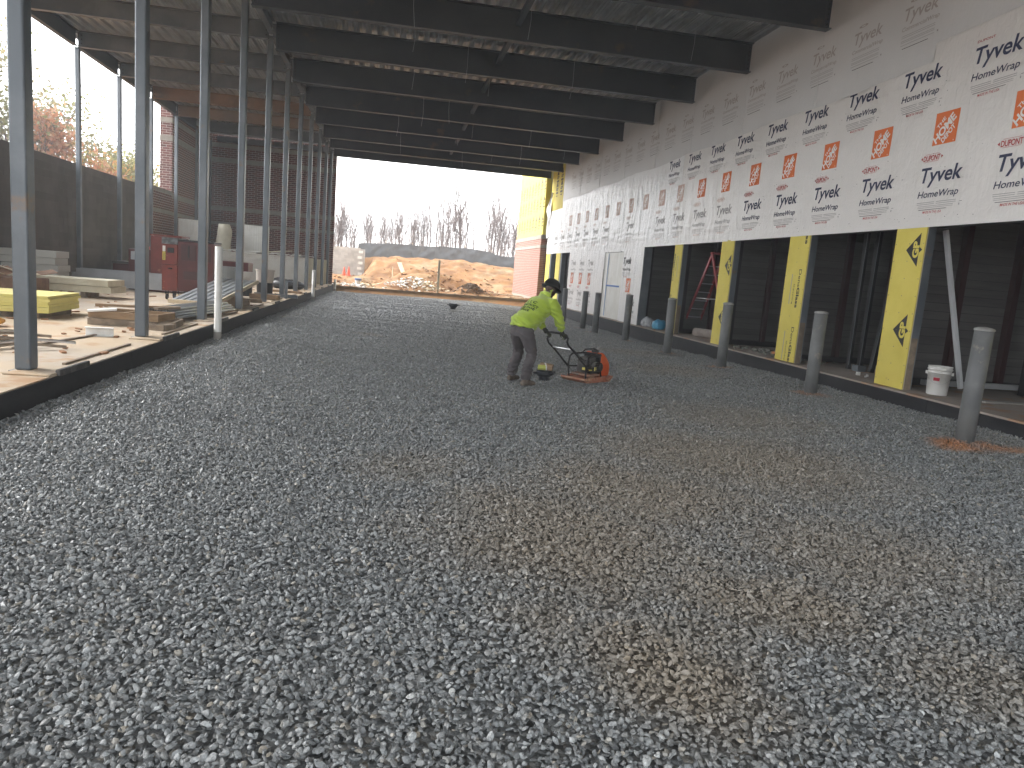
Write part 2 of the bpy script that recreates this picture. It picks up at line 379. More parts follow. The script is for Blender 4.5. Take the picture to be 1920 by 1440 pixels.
    ol = [(6.65,7.45,.5,.95),(7.2,7.35,.5,.75),(7.55,7.3,.35,.5)] + [(bx, by, .42, .6) for bx, by in BOL[1:]]
    col = spots(ol, (.42,.18,.07), col, 1)
    lk(t, col, b.inputs['Base Color'])
    nb = n.new('ShaderNodeTexNoise'); nb.inputs['Scale'].default_value = 90; nb.inputs['Detail'].default_value = 2; lk(t, P, nb.inputs['Vector'])
    bp = n.new('ShaderNodeBump'); bp.inputs['Strength'].default_value = .5; bp.inputs['Distance'].default_value = .004; lk(t, nb.outputs[0], bp.inputs['Height'])
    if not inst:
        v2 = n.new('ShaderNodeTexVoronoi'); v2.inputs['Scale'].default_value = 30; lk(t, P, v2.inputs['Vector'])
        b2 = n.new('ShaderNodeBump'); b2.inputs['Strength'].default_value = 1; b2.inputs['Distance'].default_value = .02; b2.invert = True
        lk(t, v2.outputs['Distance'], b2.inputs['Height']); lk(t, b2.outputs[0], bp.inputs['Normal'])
        dk_ = n.new('ShaderNodeHueSaturation'); dk_.inputs['Value'].default_value = .62; lk(t, col, dk_.inputs['Color']); lk(t, dk_.outputs[0], b.inputs['Base Color'])  # bed colour darkened to paint shade into the gaps between stones
    lk(t, bp.outputs[0], b.inputs['Normal'])
    return m
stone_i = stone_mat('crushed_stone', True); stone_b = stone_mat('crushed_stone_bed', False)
gx = axis([(-3.05,8.2,.18)]); gy = axis([(-6,1,.5),(1,40.1,.2)])
gb = MB(); nx = len(gx); gb.v = [Vector((x, y, gz(x, y)-.018)) for y in gy for x in gx]
for j in range(len(gy)-1):
    for i in range(nx-1): gb.f.append([j*nx+i, j*nx+i+1, (j+1)*nx+i+1, (j+1)*nx+i]); gb.m.append(0)
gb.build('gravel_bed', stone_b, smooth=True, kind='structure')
# ---- loose stones: scattered by geometry nodes over their own emitter sheet
rocks = bpy.data.collections.new('rock_shapes')
rr = random.Random(3)
for k in range(9):
    bm = bmesh.new(); sx, sy, sz = rr.uniform(.9,1.55), rr.uniform(.65,1.0), rr.uniform(.38,.8)
    for i in range(13):
        d = Vector((rr.gauss(0,1), rr.gauss(0,1), rr.gauss(0,1))).normalized()*rr.uniform(.8,1)
        bm.verts.new((d.x*sx*.0145, d.y*sy*.0145, d.z*sz*.0145))
    r = bmesh.ops.convex_hull(bm, input=bm.verts)
    bmesh.ops.delete(bm, geom=[v for v in bm.verts if not v.link_faces], context='VERTS')
    bmesh.ops.bevel(bm, geom=bm.edges[:], offset=.0013, segments=1, affect='EDGES')
    me = bpy.data.meshes.new('stone'); bm.to_mesh(me); bm.free(); me.materials.append(stone_i)
    rocks.objects.link(bpy.data.objects.new('stone', me))
em = MB(); ex = axis([(-3.02,8.15,.25)]); ey = axis([(1.0,40.05,.25)]); nx = len(ex)
em.v = [Vector((x, y, gz(x, y)-.012)) for y in ey for x in ex]
for j in range(len(ey)-1):
    for i in range(nx-1): em.f.append([j*nx+i, j*nx+i+1, (j+1)*nx+i+1, (j+1)*nx+i]); em.m.append(0)
gravel = em.build('gravel', stone_i, kind='stuff', label='loose crushed grey stone covering the long bed')
def dens(x, y):
    d = 2750 if y < 5 else (2750-1250*(y-5)/4 if y < 9 else (1500-700*(y-9)/6 if y < 15 else (800-450*(y-15)/10 if y < 25 else 320)))
    # nothing is thrown away inside the view or a step to its side
    if y < 9 and x < -.9*y-.6: d = 0
    if y < 9 and x > 1.15*y+1.6: d = 0
    return d
at = gravel.data.attributes.new('dens', 'FLOAT', 'POINT'); at.data.foreach_set('value', [dens(v.co.x, v.co.y) for v in gravel.data.vertices])
ng = bpy.data.node_groups.new('scatter_stones', 'GeometryNodeTree')
ng.interface.new_socket('Geometry', in_out='INPUT', socket_type='NodeSocketGeometry'); ng.interface.new_socket('Geometry', in_out='OUTPUT', socket_type='NodeSocketGeometry')
N = ng.nodes; gi = N.new('NodeGroupInput'); go = N.new('NodeGroupOutput')
dp = N.new('GeometryNodeDistributePointsOnFaces'); na = N.new('GeometryNodeInputNamedAttribute'); na.data_type = 'FLOAT'; na.inputs['Name'].default_value = 'dens'
ci = N.new('GeometryNodeCollectionInfo'); ci.inputs['Collection'].default_value = rocks; ci.inputs['Separate Children'].default_value = True; ci.inputs['Reset Children'].default_value = True
io = N.new('GeometryNodeInstanceOnPoints'); io.inputs['Pick Instance'].default_value = True
rv = N.new('FunctionNodeRandomValue'); rv.data_type = 'FLOAT_VECTOR'; rv.inputs[0].default_value = (-.85,-.85,0); rv.inputs[1].default_value = (.85,.85,6.283)
rs = N.new('FunctionNodeRandomValue'); rs.data_type = 'FLOAT'; rs.inputs[2].default_value = .5; rs.inputs[3].default_value = 1.28; rs.inputs['Seed'].default_value = 5
sp_ = N.new('GeometryNodeSetPosition'); rz_ = N.new('FunctionNodeRandomValue'); rz_.data_type = 'FLOAT_VECTOR'; rz_.inputs[0].default_value = (0,0,-.008); rz_.inputs[1].default_value = (0,0,.018); rz_.inputs['Seed'].default_value = 9
L = ng.links.new
L(gi.outputs[0], dp.inputs['Mesh']); L(na.outputs['Attribute'], dp.inputs['Density']); L(dp.outputs['Points'], sp_.inputs['Geometry']); L(rz_.outputs[0], sp_.inputs['Offset'])
L(sp_.outputs[0], io.inputs['Points']); L(ci.outputs[0], io.inputs['Instance']); L(rv.outputs[0], io.inputs['Rotation']); L(rs.outputs[1], io.inputs['Scale']); L(io.outputs[0], go.inputs[0])
md = gravel.modifiers.new('stones', 'NODES'); md.node_group = ng
# ================================================================== SLABS AND KERBS
ZL, ZR = .33, .24
s = MB(); s.box(-9.5,-3.07,-6,40,-.45,ZL); s.build('left_floor', conc, kind='structure')
s = MB()
for k in range(12):
    y0 = -6+k*46/12; s.box(-3.068,-3.05,y0,y0+46/12-.006,-.4,ZL-.012+.004*random.random())
s.build('left_kerb', black_coat, kind='structure')
s = MB(); s.box(8.12,14.0,-6,41,-.5,ZR); s.build('right_floor', conc_r, kind='structure')
s = MB()
for k in range(12):
    y0 = -6+k*47/12; s.box(8.1,8.118,y0,y0+47/12-.006,-.45,ZR-.03+.004*random.random())
s.build('right_kerb', black_coat, kind='structure')
s = MB(); s.box(-3.03,8.1,40.0,40.09,-.3,.29)
s.build('form_plank', timber, label='long wooden edging plank closing the far end of the gravel', cat='plank', bevel=.004)
# ================================================================== STEEL FRAME
YK = [.9+3.26*k for k in range(12)] + [39.5]     # .9 ... 36.76, 39.5
ORD = ['first','second','third','fourth','fifth','sixth','seventh','eighth','ninth','tenth','eleventh','twelfth','thirteenth']
def ibeam(p0, p1, zt, depth, fw_, tf=.02, tw=.014, axis_='X', m=None, parent=None):
    x0, x1 = p0, p1
    def bx(a, b, c0, c1, z0, z1):
        q = MB()
        if axis_ == 'X': q.box(a, b, c0, c1, z0, z1)
        else: q.box(c0, c1, a, b, z0, z1)
        return q
    return bx
def beam_x(name, xa, xb, Y, zt, depth, fwid, m, label, group, plates=(True, True)):
    t = thing(name, label, 'steel beam', (xa, Y, zt-depth), 0, group)
    q = MB(); q.box(xa, xb, Y-.007, Y+.007, zt-depth+.02, zt-.02); q.build('web', m, t)
    q = MB(); q.box(xa, xb, Y-fwid/2, Y+fwid/2, zt-depth, zt-depth+.02); q.build('flange', m, t)
    q = MB(); q.box(xa, xb, Y-fwid/2, Y+fwid/2, zt-.02, zt); q.build('flange', m, t)
    for k, on in enumerate(plates):
        if not on: continue
        xp = xa+.012 if k == 0 else xb-.112
        q = MB(); q.box(xp, xp+.1, Y-.019, Y-.0075, zt-depth+.06, zt-.06); pl = q.build('connection_plate', m, t)
        nb = max(3, int((depth-.16)/.085)); q = MB()
        for i in range(nb):
            zz = zt-depth+.1+i*(depth-.2)/(nb-1); q.tube([(xp+.05, Y-.019, zz), (xp+.05, Y-.036, zz)], .016, 6)
        q.build('bolts', bolt_m, pl)
    return t
def beam_y(name, X, ya, yb, zt, depth, fwid, m, label, group):
    t = thing(name, label, 'steel beam', (X, ya, zt-depth), 0, group)
    q = MB(); q.box(X-.006, X+.006, ya, yb, zt-depth+.016, zt-.016); q.build('web', m, t)
    q = MB(); q.box(X-fwid/2, X+fwid/2, ya, yb, zt-depth, zt-depth+.016); q.build('flange', m, t)
    q = MB(); q.box(X-fwid/2, X+fwid/2, ya, yb, zt-.016, zt); q.build('flange', m, t)
    return t
# columns, inner row (copied) : part meshes are local to the base
def make_column(w, d, h, label, group):
    t = thing('steel_column', label, 'steel column', (0,0,0), 0, group)
    q = MB(); q.box(-w/2, w/2, -d/2, d/2, .012, h); q.build('shaft', steel, t, bevel=.022, seg=3)
    q = MB(); q.box(-w/2-.03, w/2+.03, -d/2-.04, d/2+.04, -.003, .012); q.build('base_plate', steel, t)
    q = MB(); q.box(-w/2-.02, w/2+.02, -d/2-.02, d/2+.02, h, h+.015); q.build('cap_plate', steel, t)
    return t
XI = -3.335
col0 = make_column(.142, .17, 7.13-ZL-.015, 'x', 'grey steel posts in the row along the gravel edge')
seen = 0
cols = []
for k, Y in enumerate(YK):
    if k == 0 or k == 1: lab = 'grey steel post of the inner row standing behind the viewer'
    lab = ('%s grey steel post of the inner row along the gravel edge, counted from the photographer' % ORD[k-2]) if k >= 2 else \
          ['inner-row grey steel post furthest behind the photographer', 'inner-row grey steel post just left of the photographer, out of frame'][k]
    if k == 2: lab = 'nearest grey steel post of the inner row, beside the yellow board stack, with scuffs low down'
    o = col0 if k == 0 else copy_tree(col0)
    o.location = (XI-.055, Y+.085, ZL+.003); o['label'] = lab; cols.append(o)
outer0 = make_column(.13, .13, 7.03-ZL-.015, 'x', 'grey steel posts in the outer row by the block wall')
XO = -9.22; first = True
for k, Y in enumerate(YK[:12]):
    if k < 4 and k > 0: pass
    o = outer0 if first else copy_tree(outer0); first = False
    o.location = (XO, Y+.05, ZL+.003)
    o['label'] = '%s slim steel post of the outer row in front of the dark block wall, counted from the near end' % ORD[k]
# beams
for k, Y in enumerate(YK):
    beam_x('roof_beam', XI+.09, 8.16, Y, 7.47, .67 if k < 11 else .6, .2, steel_shade,
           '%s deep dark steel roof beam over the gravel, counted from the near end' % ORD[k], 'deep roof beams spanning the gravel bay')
    m = rust if k in (9,) else (MC['steel_tan'] if k == 10 and 'steel_tan' in MC else steel)
    if k == 10: m = mat('steel_tan', (.26,.2,.16), .6, .1, c2=(.2,.17,.15), ns=1.2, bump=.1)
    if k == 9: lb = 'rusty orange-brown roof beam of the left bay'
    elif k == 10: lb = 'tan dusty roof beam of the left bay, next behind the rusty one'
    else: lb = '%s grey roof beam over the left slab, counted from the near end' % ORD[k]
    if k < 12: beam_x('roof_beam', XO+.07, XI-.09, Y, 7.47, .43, .17, m, lb, 'shallower roof beams of the left bay')
for k in range(len(YK)-1):
    beam_y('edge_beam', XI, YK[k]+.11, YK[k+1]-.11, 7.47, .32, .15, steel, 'inner edge beam joining the %s and %s posts, counted from the near end' % (ORD[k], ORD[k+1]), 'edge beams along the inner post row')
    if k < 11: beam_y('edge_beam', XO, YK[k]+.09, YK[k+1]-.09, 7.47, .43, .15, steel_shade, 'outer edge beam joining the %s and %s slim posts, counted from the near end' % (ORD[k], ORD[k+1]), 'edge beams along the outer post row')
for k in range(2, 11):
    q = MB(); q.box(2.44, 2.56, YK[k]+.02, YK[k+1]-.02, 7.13, 7.145); q.box(2.44, 2.452, YK[k]+.02, YK[k+1]-.02, 7.145, 7.24)
    t = q.build('bridging_angle', steel_shade, loc=(2.5, YK[k], 7.13)); setp(t, 'dark steel bridging angle between the %s and %s deep roof beams' % (ORD[k], ORD[k+1]), 'steel brace', 'bridging angles under the deck')
# deck: profiled sheets
dk = thing('roof_deck', 'ribbed galvanised steel roof deck lying over the beams', 'roof deck', (-9.4, .6, 7.47))
for k, Y in enumerate((-2.36, -5.62)):  # unseen roof bays added to darken the foreground gravel
    beam_x('roof_beam', XO+.07, 8.16, Y, 7.47, .67, .2, steel_shade, ['roof beam just behind the photographer, out of frame','rearmost roof beam behind the photographer, out of frame'][k], 'roof beams behind the photographer')
prof = []; pit = .3
for r in range(3):
    x = r*pit
    prof += [(x,0),(x+.045,0),(x+.055,.012),(x+.065,.012),(x+.075,0),(x+.12,0),(x+.15,.076),(x+.195,.076),(x+.205,.066),(x+.215,.066),(x+.225,.076),(x+.27,.076)]
prof.append((.9,0))
q = MB(); n_ = len(prof)
for yy in (-6, 20.2, 39.75):  # rear stretch of deck added behind the viewer to shade the near gravel
    for (x, z) in prof: q.v.append(Vector((x, yy-.6, z)))
for j in range(2):
    for i in range(n_-1): q.f.append([j*n_+i, j*n_+i+1, (j+1)*n_+i+1, (j+1)*n_+i]); q.m.append(0)
dme = q.mesh('deck_sheet', galv)
for k in range(20):
    piece(dme, 'deck_sheet', dk, (k*.9 if k < 19 else 17.56-.9, 0, .002 if k % 2 else 0.004))
q = MB(); q.box(-9.45, 8.2, -6, 39.75, 7.56, 7.68); q.build('concrete_topping', conc_plain, dk)  # covers the added rear bays as well
q = MB(); q.box(-9.47,-9.452,-6,39.75,7.4,7.7); q.box(-9.45, 8.2, 39.752, 39.77, 7.4, 7.7); q.build('edge_angle', galv, dk)
# hanger wires
rw = random.Random(11); wn_ = 0
for k in range(3, 12):
    for xx in (.35, 2.0+.8*(k % 2), 4.6, 6.9):
        if rw.random() < .28: continue
        yy = YK[k]-1.6+rw.uniform(-.9,.9); zb = rw.uniform(6.15,6.75); x = xx+rw.uniform(-.5,.5)
        q = MB(); q.tube([(x,yy,7.5),(x+.01,yy,zb+.4),(x+rw.uniform(-.05,.05),yy,zb)], .0045, 5)
        o = q.build('hanger_wire', alu, loc=(x, yy, zb)); wn_ = (wn_+1) if xx > .36 else 1; setp(o, '%s thin wire from the left hanging in the bay before the %s deep roof beam' % (ORD[wn_-1], ORD[k]), 'wire', 'thin wires hanging from the deck')
# ================================================================== LEFT WALLS
w = thing('block_wall', 'long dark coated concrete block wall behind the outer posts', 'wall', (-9.65, 12, ZL))
q = MB(); q.box(0, .25, -6, 31.2, 0, .2); 
cmesh = None
nz_ = 17; ch = (3.86-ZL)/nz_
q = MB(); q.box(-9.8,-9.515,-6,31.2,ZL-.2,3.85); q.build('core', cmu, w)
bl = MB(); bl.box(0,.02,0,.595,0,ch-.006)
bme = bl.mesh('block', cmu)
for j in range(nz_):
    yb = 18.0+(j % 2)*.3
    q = MB(); q.box(-9.515,-9.5,-6,yb-.005,ZL+j*ch,ZL+(j+1)*ch-.006); q.build('block_course', cmu, w)
    i = 0
    while yb < 31.15:
        L_ = min(.6, 31.2-yb)
        piece(bme, 'block', w, (-9.52+9.65+.0015*random.random(), yb-12, j*ch), scale=(1, L_/.6, 1)); yb += .6
w = thing('brick_wall', 'low brick wall with stone cap beyond the end of the block wall', 'wall', (-9.65, 32, ZL))
q = MB(); q.box(-9.8,-9.5,31.21,34.0,0,3.8); q.build('brickwork', brick_x, w)
for z0, z1 in ((3.8,3.96),(2.96,3.13)):
    q = MB(); q.box(-9.83,-9.48,31.205,34.0,z0,z1) if z0 > 3.5 else q.box(-9.5,-9.485,31.21,34.0,z0,z1); q.build('stone_band', stone_band_m, w, bevel=.005)
w = thing('brick_building', 'tall dark red brick wall with pale stone bands closing the left bay', 'brick wall', (-9.5, 40, ZL))
q = MB(); q.box(-10.0,-9.52,34.0,41,0,7.9); q.build('brick_side', [brick_y], w)
q = MB(); q.box(-9.52,-9.5,34.015,39.99,0,7.9); q.build('brick_face', brick_x, w)
q = MB(); q.box(-9.5,-3.17,40.0,40.3,0,7.9); q.build('brick_face', brick_y, w)
q = MB(); q.box(-3.17,-3.155,40.0,40.3,0,7.9); q.build('brick_face', brick_x, w)
for z0, z1 in ((6.82,7.02),(6.05,6.28),(3.66,3.87),(2.95,3.12)):
    q = MB(); q.box(-9.485,-3.15,39.985,40.31,z0,z1); q.build('stone_band', stone_band_m, w)
    q = MB(); q.box(-9.51,-9.485,34.0,39.985,z0,z1); q.box(-10.01,-9.51,33.985,34.2,z0,z1); q.build('stone_band', stone_band_m, w)
q = MB(); q.box(-9.0,-3.2,39.7,39.98,7.05,7.3); q.build('lintel', steel, w)
# upright channels leaning on the back wall
for x in (-9.2,):
    q = MB(); q.box(x-.12, x+.02, 39.3, 39.5, ZL, 7.0); o = q.build('steel_column', steel, loc=(x, 39.4, ZL)); setp(o, 'dark steel post standing in the far brick corner', 'steel column')
# ================================================================== RIGHT BUILDING
XW = 8.27
bd = thing('unfinished_building', 'unfinished building with printed white house wrap and yellow sheathed piers', 'building', (9, 20, ZR))
# wall body above the openings and solid parts
q = MB(); q.box(8.3,8.6,-2,39.5,2.87,9.4); q.build('wall', interior, bd)
q = MB(); q.box(8.3,8.6,24.3,33.9,ZR,2.868); q.build('wall', interior, bd)
q = MB(); q.box(13.6,13.8,-2,39.5,ZR,9.4); q.box(8.6,13.6,-2.2,-2,ZR,9.4); q.box(8.6,13.6,39.5,39.7,ZR,9.4); q.box(8.6,13.6,-2,39.5,3.25,3.35); q.build('inner_wall', interior, bd)
q = MB(); q.box(8.2,13.8,-2.2,39.7,9.4,9.5); q.build('roof', interior, bd)
piers = [(7.2,7.92),(10.46,11.16),(13.74,14.5),(17.08,17.76),(20.35,20.92)]
for k, (a, b) in enumerate(piers):
    q = MB(); q.box(8.262,8.277,a,b,ZR+.01,2.875); q.build('sheathing_board', yellow_gyp, bd)
    q = MB(); q.box(8.28,8.3,a+.01,b-.01,ZR+.01,2.868); q.build('gypsum_core', cream, bd)
    q = MB(); q.box(8.302,8.45,a+.02,a+.17,ZR+.004,2.868); q.box(8.302,8.45,b-.17,b-.02,ZR+.004,2.868); q.build('jamb_tube', steel if k else dark_metal, bd, bevel=.008)
    q = MB(); q.box(8.304,8.42,a+.012,a+.019,ZR+.01,ZR+.85); q.build('timber_packer', timber_old, bd)
q = MB(); q.box(8.28,8.55,23.62,23.8,ZR,2.868); q.build('jamb_tube', steel, bd, bevel=.01)
q = MB(); q.box(8.28,8.5,33.95,34.15,ZR,2.868); q.build('jamb_tube', steel, bd, bevel=.01)
for a, b in ((36.1,37.05),(38.55,39.5)):
    q = MB(); q.box(8.262,8.277,a,b,ZR+.01,2.86); q.build('sheathing_board', yellow_gyp, bd)
    q = MB(); q.box(8.28,8.5,a-.25,a-.02,ZR+.01,2.868); q.build('jamb_tube', steel, bd, bevel=.01)
q = MB(); q.box(8.262,8.277,36.55,39.5,5.1,9.3); q.build('sheathing_board', yellow_gyp, bd)
# clear plastic in the far opening
pf = mat('clear_plastic', (.5,.5,.5), .2, c2=(.05,.05,.05), ns=6, nd=3, alpha=.35, bump=.8, bs=8)
q = MB()
for (ya, yb) in ((34.3,35.75),(37.15,38.2)):
    n = 16; b0 = len(q.v)
    for j in range(2):
        for i in range(n+1): y = ya+(yb-ya)*i/n; q.v.append(Vector((8.6+.05*sin(i*1.9), y, ZR+.05+j*2.5)))
    for i in range(n): q.f.append([b0+i, b0+i+1, b0+n+2+i, b0+n+1+i]); q.m.append(0)
    q.build('plastic_sheet', pf, bd, smooth=True); q = MB()
# plank-lined partitions facing the viewer, one behind each pier
plm = MB(); plm.box(0,1,0,.03,0,.138); plm = plm.mesh('plank', lap)
for k, Yp in enumerate((11.3,14.55,17.8,21.1,24.3)):
    pt = thing('partition', 'dark plank-lined partition inside the building behind the %s yellow pier' % ORD[k], 'partition wall', (8.75, Yp, ZR))
    q = MB(); q.box(8.66,13.5,Yp+.035,Yp+.1,ZR,3.2); q.build('backing', black_p, pt)
    q = MB(); q.box(8.64,13.5,Yp-.03,Yp+.03,ZR,ZR+.13); q.build('curb', conc_plain if False else dark_metal, pt)
    for j in range(19):
        piece(plm, 'plank', pt, (-.08, .0+random.uniform(-.003,.003), .14+j*.1465), scale=(4.8, 1, 1))
    for xs_, mm in ((8.7,dark_metal),(9.62,maroon_stud),(10.7,maroon_stud),(11.9,dark_metal)):
        q = MB(); q.box(xs_,xs_+.11,Yp-.13,Yp-.006,ZR+.13,3.2); q.build('stud', mm, pt)
# --- house wrap surface
def wrinkle(y, z):
    m1 = sst(21, 24.5, y)*(1-sst(5.0,5.5,z)); m2 = sst(14.5, 18.5, y)*(1-sst(4.3, 5.0, z))*.55; m = max(m1, m2)
    d = 0
    if m > 0:
        wv = y*3.0 + .9*noise.noise(Vector((y*.7, z*1.3, 0))) + (z-3)*.5*noise.noise(Vector((y*.2,z*.2,9)))
        r = 1-abs(2*noise.noise(Vector((wv, z*.35, 2))))
        d += m*.02*max(0, r)**2
        d += m*.009*fbm(y*5, z*2.0, 4, 2)
        band = exp(-((z-3.25)/.3)**2)
        d += m*.014*band*(1-abs(2*noise.noise(Vector((y*.9, z*6, 5)))))
    sag = .9*(z-2.9)+y*.55
    d += .013*max(0, (1-abs(2.2*noise.noise(Vector((sag*1.2, (z-y*.35)*.5, 1)))))-.3)*(1-m)
    d += .004*fbm(y*.9, z*.9, 8, 2)
    return d + .006
wa = axis([(-2,7,.6),(7,16,.1),(16,39.5,.055)]); wz = axis([(2.85,5.55,.05),(5.55,9.4,.15)])
SZ = 5.46
def wrap_x(y, z, base=XW): return base - wrinkle(y, z)
def sheet(wa, wz, fn, keep=None):
    q = MB(); n = len(wa); q.v = [Vector((fn(y, z), y, z)) for z in wz for y in wa]
    for j in range(len(wz)-1):
        for i in range(n-1):
            if keep and not keep(.5*(wa[i]+wa[i+1]), .5*(wz[j]+wz[j+1])): continue
            q.f.append([j*n+i, (j+1)*n+i, (j+1)*n+i+1, j*n+i+1]); q.m.append(0)
    return q
def wrap_mat(name, c, c2, rough, bstr):
    m = bpy.data.materials.new(name); m.use_nodes = True; n = m.node_tree.nodes; t = m.node_tree; b = n['Principled BSDF']
    b.inputs['Roughness'].default_value = rough
    geo = n.new('ShaderNodeNewGeometry'); P = geo.outputs['Position']
    nz = n.new('ShaderNodeTexNoise'); nz.inputs['Scale'].default_value = 1.3; nz.inputs['Detail'].default_value = 7; lk(t, P, nz.inputs['Vector'])
    mx = n.new('ShaderNodeMix'); mx.data_type = 'RGBA'; lk(t, nz.outputs[0], mx.inputs[0]); mx.inputs[6].default_value = (*c, 1); mx.inputs[7].default_value = (*c2, 1)
    lk(t, mx.outputs[2], b.inputs['Base Color'])
    mp = n.new('ShaderNodeVectorMath'); mp.operation = 'MULTIPLY'; mp.inputs[1].default_value = (1, 9, 1.6); lk(t, P, mp.inputs[0])
    wv = n.new('ShaderNodeTexNoise'); wv.inputs['Scale'].default_value = 1.1; wv.inputs['Detail'].default_value = 4; wv.inputs['Distortion'].default_value = .8; lk(t, mp.outputs[0], wv.inputs['Vector'])
    w2 = n.new('ShaderNodeTexNoise'); w2.inputs['Scale'].default_value = 7; w2.inputs['Detail'].default_value = 4; w2.inputs['Distortion'].default_value = 1.2; lk(t, P, w2.inputs['Vector'])
    ad = n.new('ShaderNodeMath'); ad.operation = 'ADD'; lk(t, wv.outputs[0], ad.inputs[0]); lk(t, w2.outputs[0], ad.inputs[1])
    bp = n.new('ShaderNodeBump'); bp.inputs['Strength'].default_value = bstr; bp.inputs['Distance'].default_value = .02
    lk(t, ad.outputs[0], bp.inputs['Height']); lk(t, bp.outputs[0], b.inputs['Normal'])
    return m
wrap_m = wrap_mat('house_wrap', (.74,.72,.70), (.67,.65,.63), .36, .42)
wrap_w = wrap_mat('house_wrap_loose', (.78,.78,.78), (.71,.71,.71), .34, .9)
wrap_u = wrap_mat('upper_wrap', (.645,.645,.645), (.59,.59,.59), .5, .25)
lo_near = sheet([y for y in wa if y <= 21.05], wz, wrap_x, lambda y, z: z < 5.95)
WR = lo_near.build('house_wrap', wrap_m, bd, smooth=True)
lo_far = sheet([y for y in wa if y >= 20.95], wz, wrap_x, lambda y, z: z < 5.95 and not (y > 36.55 and z > 5.1+.0*y))
WRF = lo_far.build('house_wrap', wrap_w, bd, smooth=True)
def up_x(y, z): return XW-.026 - .3*wrinkle(y, z) - .012*exp(-((z-SZ)/.05)**2)*max(0, noise.noise(Vector((y*.8,0,3))))
def ub(y): return SZ - .05 + .03*sin(y*1.3) + .02*noise.noise(Vector((y*2,0,0)))
q = MB(); ua = [y for y in axis([(10.9,36.5,.1)])]; uz = 14
for j in range(uz+1):
    for y in ua:
        z = ub(y)+(9.4-ub(y))*(j/uz)**1.6
        q.v.append(Vector((up_x(y, z), y, z)))
n = len(ua)
for j in range(uz):
    for i in range(n-1): q.f.append([j*n+i, (j+1)*n+i, (j+1)*n+i+1, j*n+i+1]); q.m.append(0)
WU = q.build('upper_wrap', wrap_u, bd, smooth=True)
# second upper sheet near the viewer, hung higher
q = MB(); ua = axis([(-2,10.93,.3)])
for j in range(uz+1):
    for y in ua:
        z = 5.75+.03*sin(y)+(9.4-5.75)*(j/uz)**1.3; q.v.append(Vector((XW-.022-.3*wrinkle(y,z), y, z)))
n = len(ua)
for j in range(uz):
    for i in range(n-1): q.f.append([j*n+i, (j+1)*n+i, (j+1)*n+i+1, j*n+i+1]); q.m.append(0)
q.build('upper_wrap', wrap_u, bd, smooth=True)
# wrapped solid wall between the openings
lw = sheet(axis([(23.62,28.3,.06)]) , axis([(ZR-.02,2.86,.06)]), lambda y, z: XW-.8*wrinkle(y, 3.0+.4*z)-.004, lambda y, z: not (25.75 < y < 28.2 and z < 2.72))
LW = lw.build('house_wrap', wrap_w, bd, smooth=True)
lw = sheet(axis([(28.3,34.05,.06)]) , axis([(ZR-.02,2.86,.06)]), lambda y, z: XW-.8*wrinkle(y, 3.0+.4*z)-.004)
LW2 = lw.build('house_wrap', wrap_w, bd, smooth=True)
q = sheet(axis([(25.7,28.25,.1)]), axis([(ZR-.02,2.74,.1)]), lambda y, z: 8.29-.5*wrinkle(y+9, 3.2+.3*z)); DW = q.build('door_cover', white_panel, bd, smooth=True)
q = MB(); q.box(8.262,8.266,27.62,27.68,ZR+.05,2.7); q.box(8.262,8.266,26.0,27.6,1.44,1.5); q.build('tape', blue_tape, bd)
q = MB(); q.box(8.262,8.27,28.2,28.26,ZR,2.75); q.box(8.262,8.27,25.7,28.2,2.725,2.76); q.build('gap_trim', dark_metal, bd)
# loose hanging corner of wrap at the far end
q = MB(); n = 12
for i in range(n+1):
    t_ = i/n; z = 6.1-t_*2.3
    for k in range(7):
        s_ = k/6; wdt = .06+.75*exp(-((t_-.36)/.13)**2)+.42*sst(.45,.9,t_)
        q.v.append(Vector((XW-.05-.16*s_*sin(pi*t_*.9)-.035*sin(s_*9+t_*4), 39.0+wdt*s_, z-.12*s_*t_)))
for i in range(n):
    for k in range(6): q.f.append([i*7+k, i*7+k+1, (i+1)*7+k+1, (i+1)*7+k]); q.m.append(0)
q.build('loose_wrap_corner', wrap_w, bd, smooth=True)
# seams of the upper sheets, staples and fastener heads
for ys_ in (14.2,17.35,20.5,23.4,26.6,29.9,33.1):
    q = MB()
    for j in range(10):
        z0_ = ub(ys_)+.03+j*.4; z1_ = z0_+.398
        a0, a1 = up_x(ys_, z0_)-.004, up_x(ys_, z1_)-.004
        q.add([(a0,ys_-.012,z0_),(a0-.007,ys_+.008,z0_),(a1-.007,ys_+.008,z1_),(a1,ys_-.012,z1_),(a0+.004,ys_+.012,z0_),(a1+.004,ys_+.012,z1_)], [(0,1,2,3),(1,4,5,2)])
    q.build('sheet_seam', wrap_u, bd)
q = MB(); rg = random.Random(31)
for k in range(230):
    y = rg.uniform(8.5,23); z = rg.choice((2.95,3.02,3.75,4.0,4.8,5.0))+rg.gauss(0,.05); s_ = rg.choice((.004,.005,.008))
    x = wrap_x(y,z)-.005; q.add([(x,y-s_*rg.uniform(.6,2.5),z),(x,y+s_,z),(x,y+s_,z+s_),(x,y-s_,z+s_)], [(0,1,2,3)])
q.build('staples', black_p, bd, kind='stuff')
q = MB()
for (a, b) in piers:
    for yy in (a+.03, (a+b)/2, b-.03):
        for j in range(10):
            z = ZR+.12+j*.28; q.tube([(8.2625,yy,z),(8.2600,yy,z)], .009, 6)
q.build('screw_heads', timber_old, bd, kind='stuff')
